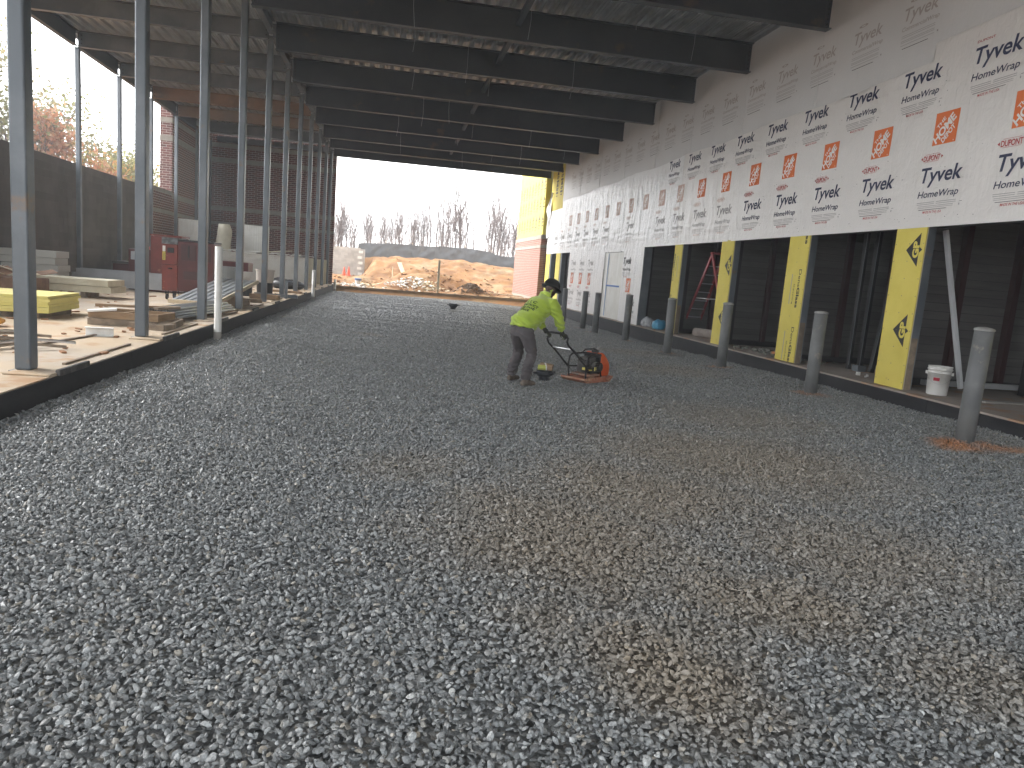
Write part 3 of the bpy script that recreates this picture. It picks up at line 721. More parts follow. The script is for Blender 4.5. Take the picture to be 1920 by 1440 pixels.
# --- prints on the wrap
INK = [print_navy, print_grey, print_red, print_orange, print_white, print_fade, print_black, print_pale]
def put(pr, Y, Z, parent, fn, name='print', off=.004, cut=None, inks=INK):
    bm = bmesh.new(); vs = [bm.verts.new((0, -u, v)) for u, v in pr.v]
    for f, mi in zip(pr.f, pr.m):
        try: fc = bm.faces.new([vs[i] for i in f]); fc.material_index = mi
        except ValueError: pass
    if cut:
        for ax in (1, 2):
            lo_ = min(v.co[ax] for v in bm.verts); hi_ = max(v.co[ax] for v in bm.verts); c_ = lo_+cut
            while c_ < hi_:
                no = (0,1,0) if ax == 1 else (0,0,1); co = (0,c_,0) if ax == 1 else (0,0,c_)
                bmesh.ops.bisect_plane(bm, geom=bm.verts[:]+bm.edges[:]+bm.faces[:], plane_co=co, plane_no=no); c_ += cut
    Mi = WM[parent].inverted()
    for v in bm.verts:
        y, z = Y+v.co.y, Z+v.co.z; v.co = Mi @ Vector((fn(y, z)-off, y, z))
    me = bpy.data.meshes.new(name); bm.to_mesh(me); bm.free()
    used = sorted({p.material_index for p in me.polygons}); mp = {u: i for i, u in enumerate(used)}
    for u in used: me.materials.append(inks[u])
    for p in me.polygons: p.material_index = mp[p.material_index]
    o = bpy.data.objects.new(name, me); C.objects.link(o); o.parent = parent; WM[o] = WM[parent]
    return o
def logo_tyvek(dup=True, small=True):
    p = Print()
    p.text('Tyvek', 0, 0, .86, .235, 0, bold=.018, shear=.16); p.text('.', .87, 0, .02, .05, 1)
    p.text('HomeWrap', -.01, -.235, .86, .105, 0, bold=.01, shear=.16)
    if dup:
        p.text('DUPONT', -.0, .335, .36, .085, 2, bold=.02, space=.95); p.poly([(-.06,.378),(-.02,.352),(-.02,.404)], 2); p.poly([(.42,.378),(.38,.404),(.38,.352)], 2)
        p.rect(.03,.318,.33,.322,2); p.rect(.03,.434,.33,.438,2)
    if small:
        for i, (a, b) in enumerate(((0,.38),(.42,.83))): p.rect(a, -.318, b, -.309, 1); p.rect(a, -.345, b, -.337, 1)
        p.rect(.03,-.375,.78,-.368,1); p.rect(.03,-.398,.78,-.392,1); p.rect(.06,-.43,.66,-.423,6)
        p.text('MADE IN THE USA', .16, -.485, .4, .04, 2, bold=.01, shear=.2)
        p.rect(.9,-.345,.95,-.34,6); p.rect(.89,-.4,.91,-.37,1)
    return p
def logo_square():
    p = Print(); s_ = .49; p.rect(0,0,s_,s_,3); a = pi/4
    p.text('THE', .085, .24, .2, .06, 4, bold=.02, rot=a); p.text('HOME', .085, .015, .5, .13, 4, bold=.035, rot=a, space=.95)
    p.text('DEPOT', .235, .01, .31, .085, 4, bold=.03, rot=a, space=.97)
    p.rect(.44,.02,.455,.035,4); p.v = [(min(max(u,.003),s_-.003), min(max(v,.003),s_-.003)) if i > 3 else (u,v) for i,(u,v) in enumerate(p.v)]
    return p
def logo_upper():
    p = Print()
    p.text('Tyvek', 0, 0, .8, .21, 5, bold=.012, shear=.16); p.text('CommercialWrap', -.01, -.16, .86, .07, 5, bold=.01, shear=.16)
    # outline look: knock the middle of the letters back with the sheet's own colour
    p.text('o', .1, .27, .26, .07, 5, bold=.02)
    for z in (-.24,-.27,-.32,-.345,-.39): p.rect(0, z, .78, z+.007, 1)
    p.rect(.05,-.45,.66,-.441,6); p.rect(.84,-.39,.87,-.36,1)
    return p
LT, LS, LU = logo_tyvek(), logo_square(), logo_upper()
def put_sq(pr, y, z, par, fn, cut=None, off=.006, inks=None):
    k0 = 1; a_, b_ = Print(), Print(); a_.v = pr.v[:4]; a_.f = pr.f[:1]; a_.m = pr.m[:1]; b_.v = pr.v; b_.f = pr.f[1:]; b_.m = pr.m[1:]
    put(a_, y, z, par, fn, cut=cut, off=off-.002); put(b_, y, z, par, fn, cut=cut, off=off+.003)
LTn = Print(); LTn.v = LT.v; LTn.f = LT.f; LTn.m = LT.m
def faded(p, mp):
    q = Print(); q.v = p.v; q.f = p.f; q.m = [mp.get(i, i) for i in p.m]; return q
fade1 = {0:1, 1:5, 2:7, 3:7, 6:1}; fadeS = {3:7, 4:4}
LTtop = logo_tyvek(dup=False); LTtop.text('DUPONT', 0, .3, .33, .035, 2, bold=.01)
for k in range(-1, 17):
    y = 11.54+1.505*k
    if y < 22.5 and y > 7.8:
        put(LTtop if k < 5 else LTtop, y, 5.17, WR if y < 21 else WRF, wrap_x, cut=.07 if y > 14 else None, off=.006)
for k in range(-1, 17):
    y = 10.65+1.505*k
    far = y > 21; pr = LS if y < 20 else faded(LS, fadeS)
    put_sq(pr, y, 4.11, WRF if far else WR, wrap_x, cut=.06)
for k in range(-1, 19):
    y = 10.78+1.505*k; far = y > 21
    if far and k in (9, 11): continue
    put(LT if y < 18 else faded(LT, fade1), y, 3.55, WRF if far else WR, wrap_x, cut=.06 if y > 14 else None, off=.006)
for k in range(0, 18):
    put(LU, 11.77+1.36*k, 6.29, WU, up_x, off=.005)
lwx = lambda y, z: XW-.8*wrinkle(y, 3.0+.4*z)-.004
for k in range(4):
    for (pr, z, yo) in ((logo_tyvek(False), 2.25, 0), (LS, 1.42, -.1), (LT, .92, 0)):
        y = 33.6+yo-1.5*k
        if y-.9 < 28.3: continue
        (put_sq if pr is LS else put)(faded(pr, {0:1, 3:3}) if pr is not LS else LS, y, z, LW2, lwx, cut=.08, off=.007)
for (pr, z, y) in ((logo_tyvek(False), 2.3, 25.7), (LS, 1.3, 25.2), (LT, .85, 24.9)):
    (put_sq if pr is LS else put)(pr if z < 2 else faded(pr,{0:6}), y, z, LW, lwx, cut=.08, off=.007)
# --- prints on the yellow boards (run vertically)
def rot_print(p, a):
    q = Print(); q.v = [(u*cos(a)-v*sin(a), u*sin(a)+v*cos(a)) for u, v in p.v]; q.f = p.f; q.m = p.m; return q
flatfn = lambda y, z: 8.262
def gp():
    p = Print(); p.poly([(-.17,0),(.13,-.27),(.13,.27)], 6); p.poly([(.13,-.05),(.2,0),(.13,.05)], 6)
    q = Print(); q.text('GP', -.13, -.06, .27, .13, 0, bold=.05); q = rot_print(q, pi/2); b = len(p.v)
    p.v += [(u+.06, v) for u, v in q.v]; p.f += [[b+i for i in f] for f in q.f]; p.m += [4]*len(q.f)
    return p
def gp_board(y, z):
    p = gp(); base = Print(); base.v = p.v[:7]; base.f = p.f[:2]; base.m = p.m[:2]
    put(base, y, z, bd, flatfn, off=.002)
    t_ = Print(); t_.v = p.v; t_.f = p.f[2:]; t_.m = [0]*len(p.f[2:])
    put(t_, y, z, bd, flatfn, off=.004, inks=[yellow_gyp])
gp_board(10.7, 2.5); gp_board(10.72, 1.2); gp_board(17.28, 2.25); gp_board(17.3, .95)
def dens_text():
    p = Print(); p.text('Dens', 0, 0, .36, .1, 6, bold=.005); p.text('Glass', .37, 0, .42, .1, 6, bold=.035); p.text('Sheathing', .3, -.14, .42, .045, 6)
    p.rect(.1,-.25,.72,-.225,1); return rot_print(p, -pi/2)
DT = dens_text()
for (y, z) in ((13.98,2.17),(13.98,.98),(13.98,3.3)):
    if z > 3:
        p = Print(); p.text('ss', 0, 0, .18, .1, 6, bold=.035); put(rot_print(p, -pi/2), 13.9, 2.86, bd, flatfn, off=.002)
    else: put(DT, y, z, bd, flatfn, off=.002)
DT2 = rot_print(dens_text(), pi)
for z in (1.7, .5): put(DT2, 20.8, z+.1, bd, flatfn, off=.002)
# ================================================================== BRICK WING beyond the roof
wg = thing('brick_wing', 'pink brick pier wall with yellow sheathing above beyond the end of the roof', 'wall', (8.3, 44, .2))
q = MB(); q.box(7.95,8.6,39.8,48.2,.1,3.66); q.build('brickwork', brick_w, wg)
for z0, z1 in ((3.66,3.88),(3.17,3.34),(.05,.42)):
    q = MB(); q.box(7.93,8.62,39.78,48.22,z0,z1); q.build('stone_band', stone_band_m, wg, bevel=.006)
q = MB(); q.box(8.02,8.6,39.8,48.2,3.885,9.2); q.build('core', cream, wg)
for k in range(7):
    q = MB(); q.box(8.0,8.015,39.82+k*1.2,39.82+(k+1)*1.2-.008,3.9,9.2); q.build('sheathing_board', yellow_gyp, wg)
q = MB(); q.box(8.0,8.28,39.79,39.798,3.9,9.2); q.build('sheathing_board', yellow_gyp, wg)
sm = Print(); sm.poly([(0,.0),(.5,.0),(.25,.3)],6); sm.text('GP', .0, -.2, .5, .15, 6, bold=.05); sm.rect(0,-.36,.5,-.27,6); sm.rect(.1,-.5,.4,-.44,6)
for r_, z in enumerate((4.7,5.75,6.7)):
    for k in range(9): put(sm, 47.7-k*.92, z+.05*(k % 2), wg, lambda y, z: 8.0, off=.003)
for z in (6.3,6.9):
    for y in (37.4,38.4): put(sm, y, z, bd, lambda y, z: 8.262, off=.003)
q = MB()
# ================================================================== BOLLARDS, PIPES
bt = thing('bollard', 'x', 'bollard', (0,0,0), 0, 'grey bollards in a row along the right kerb')
q = MB(); q.tube([(0,0,-.1),(0,0,1.33)], .105, 28); q.build('post', bollard_m, bt, smooth=False)
for p in bt.children[0].data.polygons: p.use_smooth = len(p.vertices) == 4
q = MB(); q.lathe((0,0,0), [(.112,1.325),(.114,1.34),(.108,1.352),(.07,1.366),(.001,1.372)], 28, cap=False); q.build('cap', mat('cap_grey', (.3,.3,.29), .7, c2=(.22,.22,.215), ns=6), bt, smooth=True)
BL = ['nearest and tallest-looking grey bollard, with orange clay around its foot','second nearest grey bollard, between the two yellow piers with black lettering and diamonds','third nearest grey bollard, in front of the second yellow diamond pier','fourth nearest grey bollard, in front of the yellow pier left of the red ladder','fifth nearest grey bollard, before the wrapped wall right of the taped door cover','sixth nearest grey bollard, just left of the taped door cover','seventh nearest grey bollard, close beside the sixth one','furthest grey bollard, just right of the worker\'s helmet']
for k, (x, y) in enumerate(BOL):
    o = bt if k == 0 else copy_tree(bt)
    o.location = (x, y, gz(x, y)); o.rotation_euler = (radians(random.uniform(-.6,.6)), radians(random.uniform(-.6,.6)), k)
    o['label'] = BL[k]
def pipe(x, y, z0, z1, r, label, name='pvc_pipe'):
    t = thing(name, label, 'pipe', (x, y, z0), 0, 'white plastic pipes standing beside the left kerb')
    q = MB(); q.lathe((x,y,0), [(r,z0-.2),(r,z1),(r-.006,z1),(r-.006,z1-.15),(.001,z1-.15)], 20, cap=False); q.build('pipe_wall', pvc_m, t)
    for p in t.children[0].data.polygons: p.use_smooth = True
    q = MB(); q.lathe((x,y,0), [(r+.003,z0+.0),(r+.003,z0+.12)], 20, cap=False); q.build('dirty_foot', conc_plain, t)
    return t
pipe(-2.93, 13.2, gz(-2.9,13.2), 1.68, .062, 'tall white plastic pipe standing in the gravel beside the red tool chest post')
pipe(-2.93, 28.6, gz(-2.9,28.6), 1.18, .062, 'shorter white plastic pipe standing far along the left kerb')
pipe(-2.95, 39.6, 0, .62, .06, 'short pale pipe stub at the far left corner of the gravel')
# concrete haunches and black edge forms at each post foot, laid on the slab
for k in range(2, 13):
    y = YK[k]+.1
    q = MB(); q.box(-3.47,-3.07,y-.3,y+.25,ZL+.0005,ZL+.018); o = q.build('concrete_pad', conc, loc=(-3.3,y,ZL), bevel=.008); setp(o, 'small raised concrete pad under the %s inner post, counted from the photographer' % ORD[k-2], 'concrete pad', 'concrete pads at the inner posts')
    q = MB(); q.box(-3.085,-3.04,y-.15,y+.55,ZL-.02,ZL+.045); o = q.build('form_strip', black_d, loc=(-3.06,y,ZL), bevel=.01); setp(o, 'short dark edging strip on the kerb beside the %s inner post' % ORD[k-2], 'edging strip', 'dark edging strips on the left kerb')
    if k < 8:
        q = MB(); q.box(-3.27,-3.235,y+.45,y+2.35,ZL+.001,ZL+.022); o = q.build('timber_strip', timber_old, loc=(-3.25,y,ZL)); setp(o, 'thin dirty timber strip lying on the slab after the %s inner post' % ORD[k-2], 'timber strip', 'thin timber strips along the slab edge')
q = MB(); q.cbox((-4.03,9.9,ZL+.012), .045, 2.0, .022, rz=radians(-7)); o = q.build('timber_strip', timber_old, loc=(-4,9.9,ZL)); setp(o, 'long dirty timber strip lying across the slab left of the white channel offcut', 'timber strip', 'thin timber strips along the slab edge')
# ================================================================== LEFT SLAB OBJECTS
def stack(name, label, cat, x, y, z, sx, sy, n, th, m, rz=0, gap=.004, jit=.02, piece_name='board', bevel=.003, group=None):
    t = thing(name, label, cat, (x, y, z), rz, group)
    q = MB(); q.box(-sx/2, sx/2, -sy/2, sy/2, 0, th-gap); me = q.mesh(piece_name, m)
    for k in range(n): piece(me, piece_name, t, (random.uniform(-jit,jit), random.uniform(-jit,jit), k*th), (0,0,random.uniform(-jit,jit)*.3))
    return t
stack('board_stack', 'stack of pale yellow boards behind the nearest steel post', 'board stack', -5.98, 13.1, ZL+.09, 1.3, 1.4, 6, .045, yellow_foam, radians(4))
q = MB()
for xx in (-6.3,-5.85,-5.4): q.box(xx-.1-.045,xx-.1+.045,12.5,13.7,ZL+.0005,ZL+.088)
o = q.build('dunnage', timber_old, loc=(-5.85,12.6,ZL)); setp(o, 'timber bearers under the pale yellow board stack', 'timber', kind='stuff')
q = MB(); q.rings([((-6.2+.9*i/8, 11.05+.02*sin(i), ZL+.075), (0,.17*(1 if 0<i<8 else .6),0), (0,0,.07*(1 if 0<i<8 else .5))) for i in range(9)], 14)
o = q.build('orange_bundle', mat('orange_wrap', (.75,.38,.08), .5, c2=(.65,.3,.06), ns=5, bump=.4, bs=12), loc=(-5.7,11,ZL), smooth=True); setp(o, 'low orange-yellow wrapped bundle lying in front of the pale yellow board stack', 'bundle')
# cable/strap heap at left edge
t = thing('strip_heap', 'heap of curved grey metal strips by the foot of the nearest post', 'metal strips', (-4.3, 9.0, ZL))
for k in range(13):
    a = random.uniform(.7,1.5); x0 = -4.55+random.uniform(-.25,.25); y0 = 8.45+random.uniform(-.25,.2); L_ = random.uniform(.6,1.0)
    q = MB(); pts = [(x0+cos(a)*L_*i/6+.05*sin(i*1.2), y0+sin(a)*L_*i/6, ZL+.02+.012*k*.7+.05*sin(pi*i/6)) for i in range(7)]
    q.tube(pts, .018, 5, el=.4); q.build('strip', timber_old if k % 3 else alu, t)
t = thing('channel_offcut', 'short white metal channel offcut standing on the slab by the second post', 'metal channel', (-3.88, 10.6, ZL), radians(10))
q = MB(); q.box(-.17,.17,-.05,.05,.002,.008); q.box(-.17,.17,.042,.048,.008,.115); q.box(-.17,.17,-.05,.05,.115,.121); q.build('channel', white_p, t, local=True)
# wooden crates / pallets by second post
def crate(x, y, z, sx, sy, h, rz, label, mm):
    t = thing('wooden_frame', label, 'wooden frame', (x, y, z), rz, 'rough timber frames lying by the second post')
    for (a, b, c, d) in ((-sx/2, sx/2, -sy/2, -sy/2+.04), (-sx/2, sx/2, sy/2-.04, sy/2), (-sx/2, -sx/2+.04, -sy/2+.041, sy/2-.041), (sx/2-.04, sx/2, -sy/2+.041, sy/2-.041), (-.02, .02, -sy/2+.041, sy/2-.041)):
        q = MB(); q.box(a, b, c, d, 0, h); q.build('board', mm, t, local=True, bevel=.003)
    return t
crate(-4.0, 12.5, ZL+.001, 1.25, .75, .1, radians(6), 'lower rough timber frame lying on the slab behind the second post', timber_old)
crate(-4.05, 12.45, ZL+.103, 1.05, .7, .11, radians(-5), 'upper rough timber frame stacked on the lower one behind the second post', timber)
crate(-3.62, 11.95, ZL+.001, .6, .3, .09, radians(-18), 'small rough timber frame lying right of the second post', timber_old)
for k, (x, y, z, L_, a, m_) in enumerate(((-4.35,12.9,.23,.8,.3,timber),(-4.0,13.2,.22,.9,.5,timber),(-4.5,13.25,.02,.7,.1,timber_old),(-3.7,13.0,.23,.5,1.1,timber_old))):
    q = MB(); q.cbox((x,y,ZL+z+.025), L_, .09, .04, rz=a); o = q.build('timber_offcut', m_, loc=(x,y,ZL+z), bevel=.003)
    setp(o, ['reddish timber offcut lying across the stacked frames','longer timber offcut lying behind the stacked frames','weathered timber offcut lying on the slab left of the frames','short timber offcut resting at the right end of the frames'][k], 'timber offcut', 'timber offcuts around the rough frames')
q = MB(); q.cbox((-4.4,12.15,ZL+.23), .4, .2, .03, rz=.3, ry=-.1); o = q.build('foam_scrap', white_p, loc=(-4.4,12.1,ZL+.2)); setp(o, 'white foam scrap lying on the left end of the stacked timber frames', 'foam scrap')
# conduit bundle with dark open ends
ct = thing('conduit_bundle', 'bundle of grey metal conduits with dark open ends between second and third posts', 'conduit bundle', (-3.9, 14.6, ZL))
cd = mat('conduit_grey', (.36,.38,.4), .35, .6)
q = MB(); q.tube([(0,0,0),(0,3.0,0)], .021, 8, cap=False); q.tube([(0,.002,0),(0,.003,0)], .0205, 8); me = q.mesh('conduit', cd)
q2 = MB(); q2.lathe((0,0,0), [(.0215,0),(.024,.0),(.024,.03),(.0215,.03)], 8, cap=False); q2.tube([(0,0,.012),(0,0,.014)], .021, 8)
me2 = q2.mesh('dark_end', black_p, M=Matrix.Rotation(radians(-90),4,'X'))
for r_ in range(4):
    for c_ in range(14-r_*2):
        x = (c_-(13-r_*2)/2)*.047+random.uniform(-.004,.004); dy = random.uniform(-.1,.1)
        o = piece(me, 'conduit', ct, (x-.02, dy-1.42, .083+r_*.041), (0,0,radians(-7)+random.uniform(-.006,.006)))
        e = piece(me2, 'dark_end', o, (0,-.005,0))
# red tool chest on casters
tc = thing('tool_chest', 'red steel tool chest on casters with dark lid and yellow sticker', 'tool chest', (-5.03, 19.35, ZL), radians(0))
X0, X1, Y0, Y1 = -5.52, -4.33, 18.95, 19.75
q = MB(); q.box(X0,X0+.36,Y0-.0,Y1,ZL+.22,ZL+.85); q.build('side_panel', paint_red, tc, bevel=.012)
q = MB(); q.box(X0,X0+.36,Y0,Y1,ZL+.86,ZL+1.34); q.build('side_panel', paint_red, tc, bevel=.012)
q = MB(); q.box(X0+.365,X1,Y0,Y1,ZL+.22,ZL+1.43); q.build('body', paint_maroon, tc, bevel=.012)
q = MB(); q.box(X0-.005,X0+.362,Y0-.01,Y1+.005,ZL+1.345,ZL+1.5); q.build('lid', mat('worn_lid', (.06,.065,.07), .5, c2=(.2,.21,.22), ns=7), tc, bevel=.01)
q = MB(); q.box(X0+.365,X1+.01,Y0-.01,Y1+.005,ZL+1.435,ZL+1.475); q.build('lid', dark_metal, tc, bevel=.008)
q = MB(); q.box(X0+.02,X0+.085,Y0-.014,Y0-.002,ZL+.96,ZL+1.16); q.build('sticker', yellow_gyp, tc)
q = MB(); q.box(X0+.02,X0+.085,Y0-.013,Y0-.002,ZL+1.165,ZL+1.3); q.build('sticker', white_p, tc)
q = MB()
for i in range(6): q.box(X0+.035,X0+.07,Y0-.016,Y0-.0145,ZL+.98+i*.027,ZL+.992+i*.027)
q.build('sticker_print', print_black, tc)
q = MB(); q.box(X0+.13,X0+.28,Y0-.02,Y0-.002,ZL+1.14,ZL+1.26); q.build('latch', dark_metal, tc, bevel=.004)
q = MB(); q.lathe((0,0,0),[(.05,0),(.055,.02),(.03,.03)],12,cap=True); q.build('lock', dark_metal, tc, local=True).location = (X0+.2-(-5.03), Y0-.03-19.35, .75)
for (a, b, c, d) in ((X0+.44,X0+.78,.98,1.36),(X0+.84,X1-.06,.98,1.36),(X0+.5,X0+.95,.52,.72)):
    q = MB(); q.box(a,b,Y0-.008,Y0-.001,ZL+c,ZL+d); q.build('recess_panel', mat('maroon_dark', (.045,.01,.01), .4) if 'maroon_dark' not in MC else MC['maroon_dark'], tc, bevel=.003)
q = MB(); q.box(X0+.6,X0+.63,Y0-.02,Y0-.009,ZL+1.05,ZL+1.33); q.build('handle', black_p, tc)
for (cx, cy) in ((X0+.1,Y0+.1),(X1-.12,Y0+.1),(X0+.1,Y1-.1),(X1-.12,Y1-.1),(X0+.55,Y0+.06)):
    cs = MB(); cs.tube([(cx-.022,cy,ZL+.075),(cx+.022,cy,ZL+.075)], .072, 18); w_ = cs.build('caster', black_p, tc)
    cs = MB(); cs.tube([(cx-.03,cy,ZL+.075),(cx-.03,cy,ZL+.16),(cx-.03,cy,ZL+.22)], .01, 5); cs.tube([(cx+.03,cy,ZL+.075),(cx+.03,cy,ZL+.16),(cx+.03,cy,ZL+.22)], .01, 5); cs.box(cx-.04,cx+.04,cy-.05,cy+.05,ZL+.16,ZL+.18); cs.build('fork', dark_metal, w_)
q = MB(); q.tube([(X0+.38,Y0+.03,ZL+.22),(X0+.4,Y0-.0,ZL+.12),(X0+.7,Y0,ZL+.12),(X0+.74,Y0+.03,ZL+.22)], .012, 6); q.build('skid_bar', dark_metal, tc)
# second red chest behind
t = thing('gang_box', 'taller red steel box standing behind and left of the tool chest', 'tool box', (-6.3, 22.3, ZL))
q = MB(); q.box(-6.7,-5.9,22,22.8,ZL,ZL+1.55); q.build('body', paint_red, t, bevel=.015)
q = MB(); q.box(-6.72,-5.88,21.98,22.82,ZL+1.555,ZL+1.6); q.build('lid', paint_red, t)
t = thing('gang_box', 'low red box with pale notices and a red tub on top', 'tool box', (-7.0, 22.6, ZL))
q = MB(); q.box(-7.35,-6.72,22.2,22.9,ZL,ZL+1.15); q.build('body', paint_maroon, t, bevel=.015)
q = MB(); q.box(-7.28,-6.95,22.185,22.198,ZL+.85,ZL+1.08); q.box(-7.1,-6.96,22.185,22.198,ZL+.4,ZL+.62); q.build('notice', stud_m, t)
q = MB(); q.box(-7.2,-6.9,22.3,22.6,ZL+1.152,ZL+1.24); q.lathe((-7.05,22.45,ZL+1.24), [(.1,0),(.08,.06),(.03,.08)], 12); o = q.build('red_lid', mat('bright_red', (.6,.02,.03), .4), loc=(-7.05,22.45,ZL+1.15)); setp(o, 'bright red lidded tub on top of the low red box', 'tub')
t = thing('gang_box', 'long low maroon box with whitened top against the block wall', 'tool box', (-8.5, 27, ZL))
q = MB(); q.box(-8.95,-8.1,25.6,29.5,ZL+.1,ZL+.62); q.build('body', paint_maroon, t, bevel=.02)
q = MB(); q.box(-8.97,-8.08,25.58,29.52,ZL+.625,ZL+.7); q.build('lid', mat('dusty_lid', (.1,.1,.1), .6, c2=(.45,.45,.45), ns=1.5, lo=.5, hi=.6), t, bevel=.01)
t = thing('gang_box', 'low maroon box with a round emblem behind the white pipe', 'tool box', (-5.6, 24.2, ZL))
q = MB(); q.box(-6.0,-4.45,24.0,24.8,ZL+.02,ZL+.98); q.build('body', paint_maroon, t, bevel=.015)
q = MB(); q.box(-6.02,-4.43,23.98,24.82,ZL+.985,ZL+1.02); q.build('lid', paint_maroon, t)
q = MB(); q.lathe((0,0,0), [(.13,0),(.13,.01),(.1,.011),(.1,.0)], 20, cap=False); q.build('emblem', stud_m, t, local=True).location = (.55, -.21, .5); t.children[-1].rotation_euler = (radians(90),0,0)
# studs bundle on floor
t = thing('stud_stack', 'long bundle of shiny galvanised studs lying before the maroon box', 'metal studs', (-7.0, 23, ZL))
q = MB(); q.box(0,3.6,-.05,.05,0,.002); q.box(0,3.6,-.05,-.048,.002,.11); q.box(0,3.6,.048,.05,.002,.11); q.box(0,3.6,-.05,-.035,.108,.11); sme = q.mesh('stud', stud_m)
for j in range(4):
    for i in range(3): piece(sme, 'stud', t, (-1.7+.05*j+random.uniform(-.05,.05), -1.3+.2*i+.03*j, .06+j*.115), (0,0,radians(1)), )
q = MB(); q.box(-8.6,-8.52,21.5,22.4,ZL,ZL+.055); q.box(-5.6,-5.52,21.5,22.4,ZL,ZL+.055); q.build('bearer', timber_old, t)
# pale lumber stacks near wall
stack('lumber_stack', 'pale cream panels stacked on bearers on the left slab', 'lumber stack', -7.9, 18.2, ZL+.13, 3.4, .9, 2, .15, cream, radians(-2), gap=.01, jit=.05, piece_name='panel')
q = MB(); q.box(-9.0,-8.9,17.8,18.6,ZL,ZL+.128); q.box(-6.9,-6.8,17.8,18.6,ZL,ZL+.128); q.box(-7.9,-7.8,17.8,18.6,ZL,ZL+.128); o = q.build('dunnage', timber_old, loc=(-7.9,18.2,ZL)); setp(o, 'short timber bearers under the pale cream panels', 'timber', kind='stuff')
stack('lumber_stack', 'grey-white boards stacked against the block wall behind the cream panels', 'lumber stack', -8.75, 19.9, ZL+.28, 1.25, .8, 4, .17, mat('grey_white_board', (.5,.5,.47), .7, var=.06), radians(2), gap=.012, jit=.04, piece_name='panel')
t = thing('debris_box', 'brown cardboard box full of debris at the left edge of the slab', 'box', (-7.7, 16.4, ZL))
cb_ = mat('cardboard', (.28,.17,.11), .85, c2=(.2,.12,.08), ns=5)
q = MB(); q.box(-8.3,-7.15,16.0,16.9,ZL,ZL+.42); q.build('box_body', cb_, t, bevel=.02)
for k in range(8):
    q = MB(); q.cbox((-8.1+.13*k,16.1+random.random()*.6,ZL+.47+random.random()*.1), .5,.25,.012, rz=random.random()*3, rx=random.uniform(-.5,.5), ry=random.uniform(-.5,.5)); q.build('flap', cb_ if k % 2 else timber_pale, t)
# corrugated white panels and long panel stack at the back
def ribbed(name, label, x0, x1, y, z0, z1, rib=.1, lean=.1, m=white_panel, top=None):
    t = thing(name, label, 'panel', ((x0+x1)/2, y, z0))
    n = int((x1-x0)/rib)
    for k in range(n):
        q = MB(); q.box(x0+k*rib, x0+(k+1)*rib-.012, y, y+.05, z0, z1-.01*k*.3); q.build('rib', m, t)
    q = MB(); q.box(x0,x1-.012,y+.051,y+.08,z0,z1-.1); q.build('backing', m, t)
    return t
ribbed('white_panel_bundle', 'upright bundle of ribbed white panels right of the outer posts', -9.1,-7.9,33.5,ZL,2.85,.12)
ribbed('white_panel_bundle', 'upright bundle of ribbed white panels between the fourth and fifth posts', -6.7,-5.6,34.9,1.62,2.88,.1)
q = MB(); rng = random.Random(4)
q.rings([((-7.35+.04*sin(j), 33.9, ZL+2.45*j/9), ((.42-.02*j+.04*rng.random()),0,0), (0,.22,0)) for j in range(10)], 16)
for v in q.v: v += Vector((.05*noise.noise(v*3), .05*noise.noise(v*3+Vector((5,0,0))), 0))
o = q.build('tarp_bundle', mat('cream_tarp', (.56,.53,.42), .6, c2=(.5,.47,.36), ns=4, bump=.5, bs=6), loc=(-7.35,33.9,ZL), smooth=True); setp(o, 'cream tarpaulin draped over an upright bundle beside the ribbed white panels', 'tarpaulin')
t = stack('siding_stack', 'long stack of white siding sheets along the back brick wall', 'siding stack', -5.55, 33.6, ZL+.1, 3.6, 1.2, 24, .05, white_panel, radians(1.5), gap=.012, jit=.03, piece_name='sheet')
q = MB()
for i in range(14): q.cbox((-7.5+.3*i, 33.4+.1*(i%2), 1.66+.02*(i%3)), .34,.9,.02, rx=.05*(i%3-1), ry=.12*sin(i*2))
o = q.build('plastic_cover', white_p, loc=(-5.6,33.5,1.6)); setp(o, 'crumpled white plastic lying on top of the long siding stack', 'plastic cover')
q = MB(); q.cbox((-5.0,33.2,1.78), 1.3,.25,.04, rz=.2, ry=-.12); o = q.build('loose_board', cream, loc=(-5,33.2,1.7)); setp(o, 'cream board tilted on top of the siding stack in front of the brick', 'board')
for k, (x, y, h) in enumerate(((-4.15,37.9,1.28),(-3.65,38.9,1.25))):
    q = MB(); q.box(x-.28,x+.28,y,y+.06,ZL,ZL+h); o = q.build('cream_board', cream, loc=(x,y,ZL), bevel=.004); setp(o, ['cream board standing upright left of the second to last inner post','cream board standing upright at the far end of the left bay'][k], 'board', 'cream boards standing at the far end')
# bins, tubs, cart
def tub(x, y, r, h, m1, m2, label, split=.45):
    t = thing('plastic_bin', label, 'bin', (x, y, ZL), 0, 'bins standing between the posts')
    q = MB(); q.lathe((x,y,ZL), [(r*.85,0),(r*.9,h*split)], 20); q.build('base', m2, t)
    q = MB(); q.lathe((x,y,ZL), [(r*.9,h*split+.002),(r,h-.04),(r+.02,h-.04),(r+.02,h),(r-.02,h),(r*.9,h*split+.05)], 20, cap=False); q.build('rim', m1, t)
    return t
grey_bin = mat('bin_grey', (.3,.33,.34), .5)
tub(-4.75, 22.3, .3, .85, grey_bin, dark_metal, 'grey round bin with dark base between the fourth and fifth posts')
tub(-4.35, 23.1, .22, .72, white_p, dark_metal, 'white tub with dark base right beside the grey bin')
tub(-4.2, 25.6, .3, .78, mat('bin_beige', (.5,.46,.42), .6), dark_metal, 'beige bin with dark base right of the fifth post')
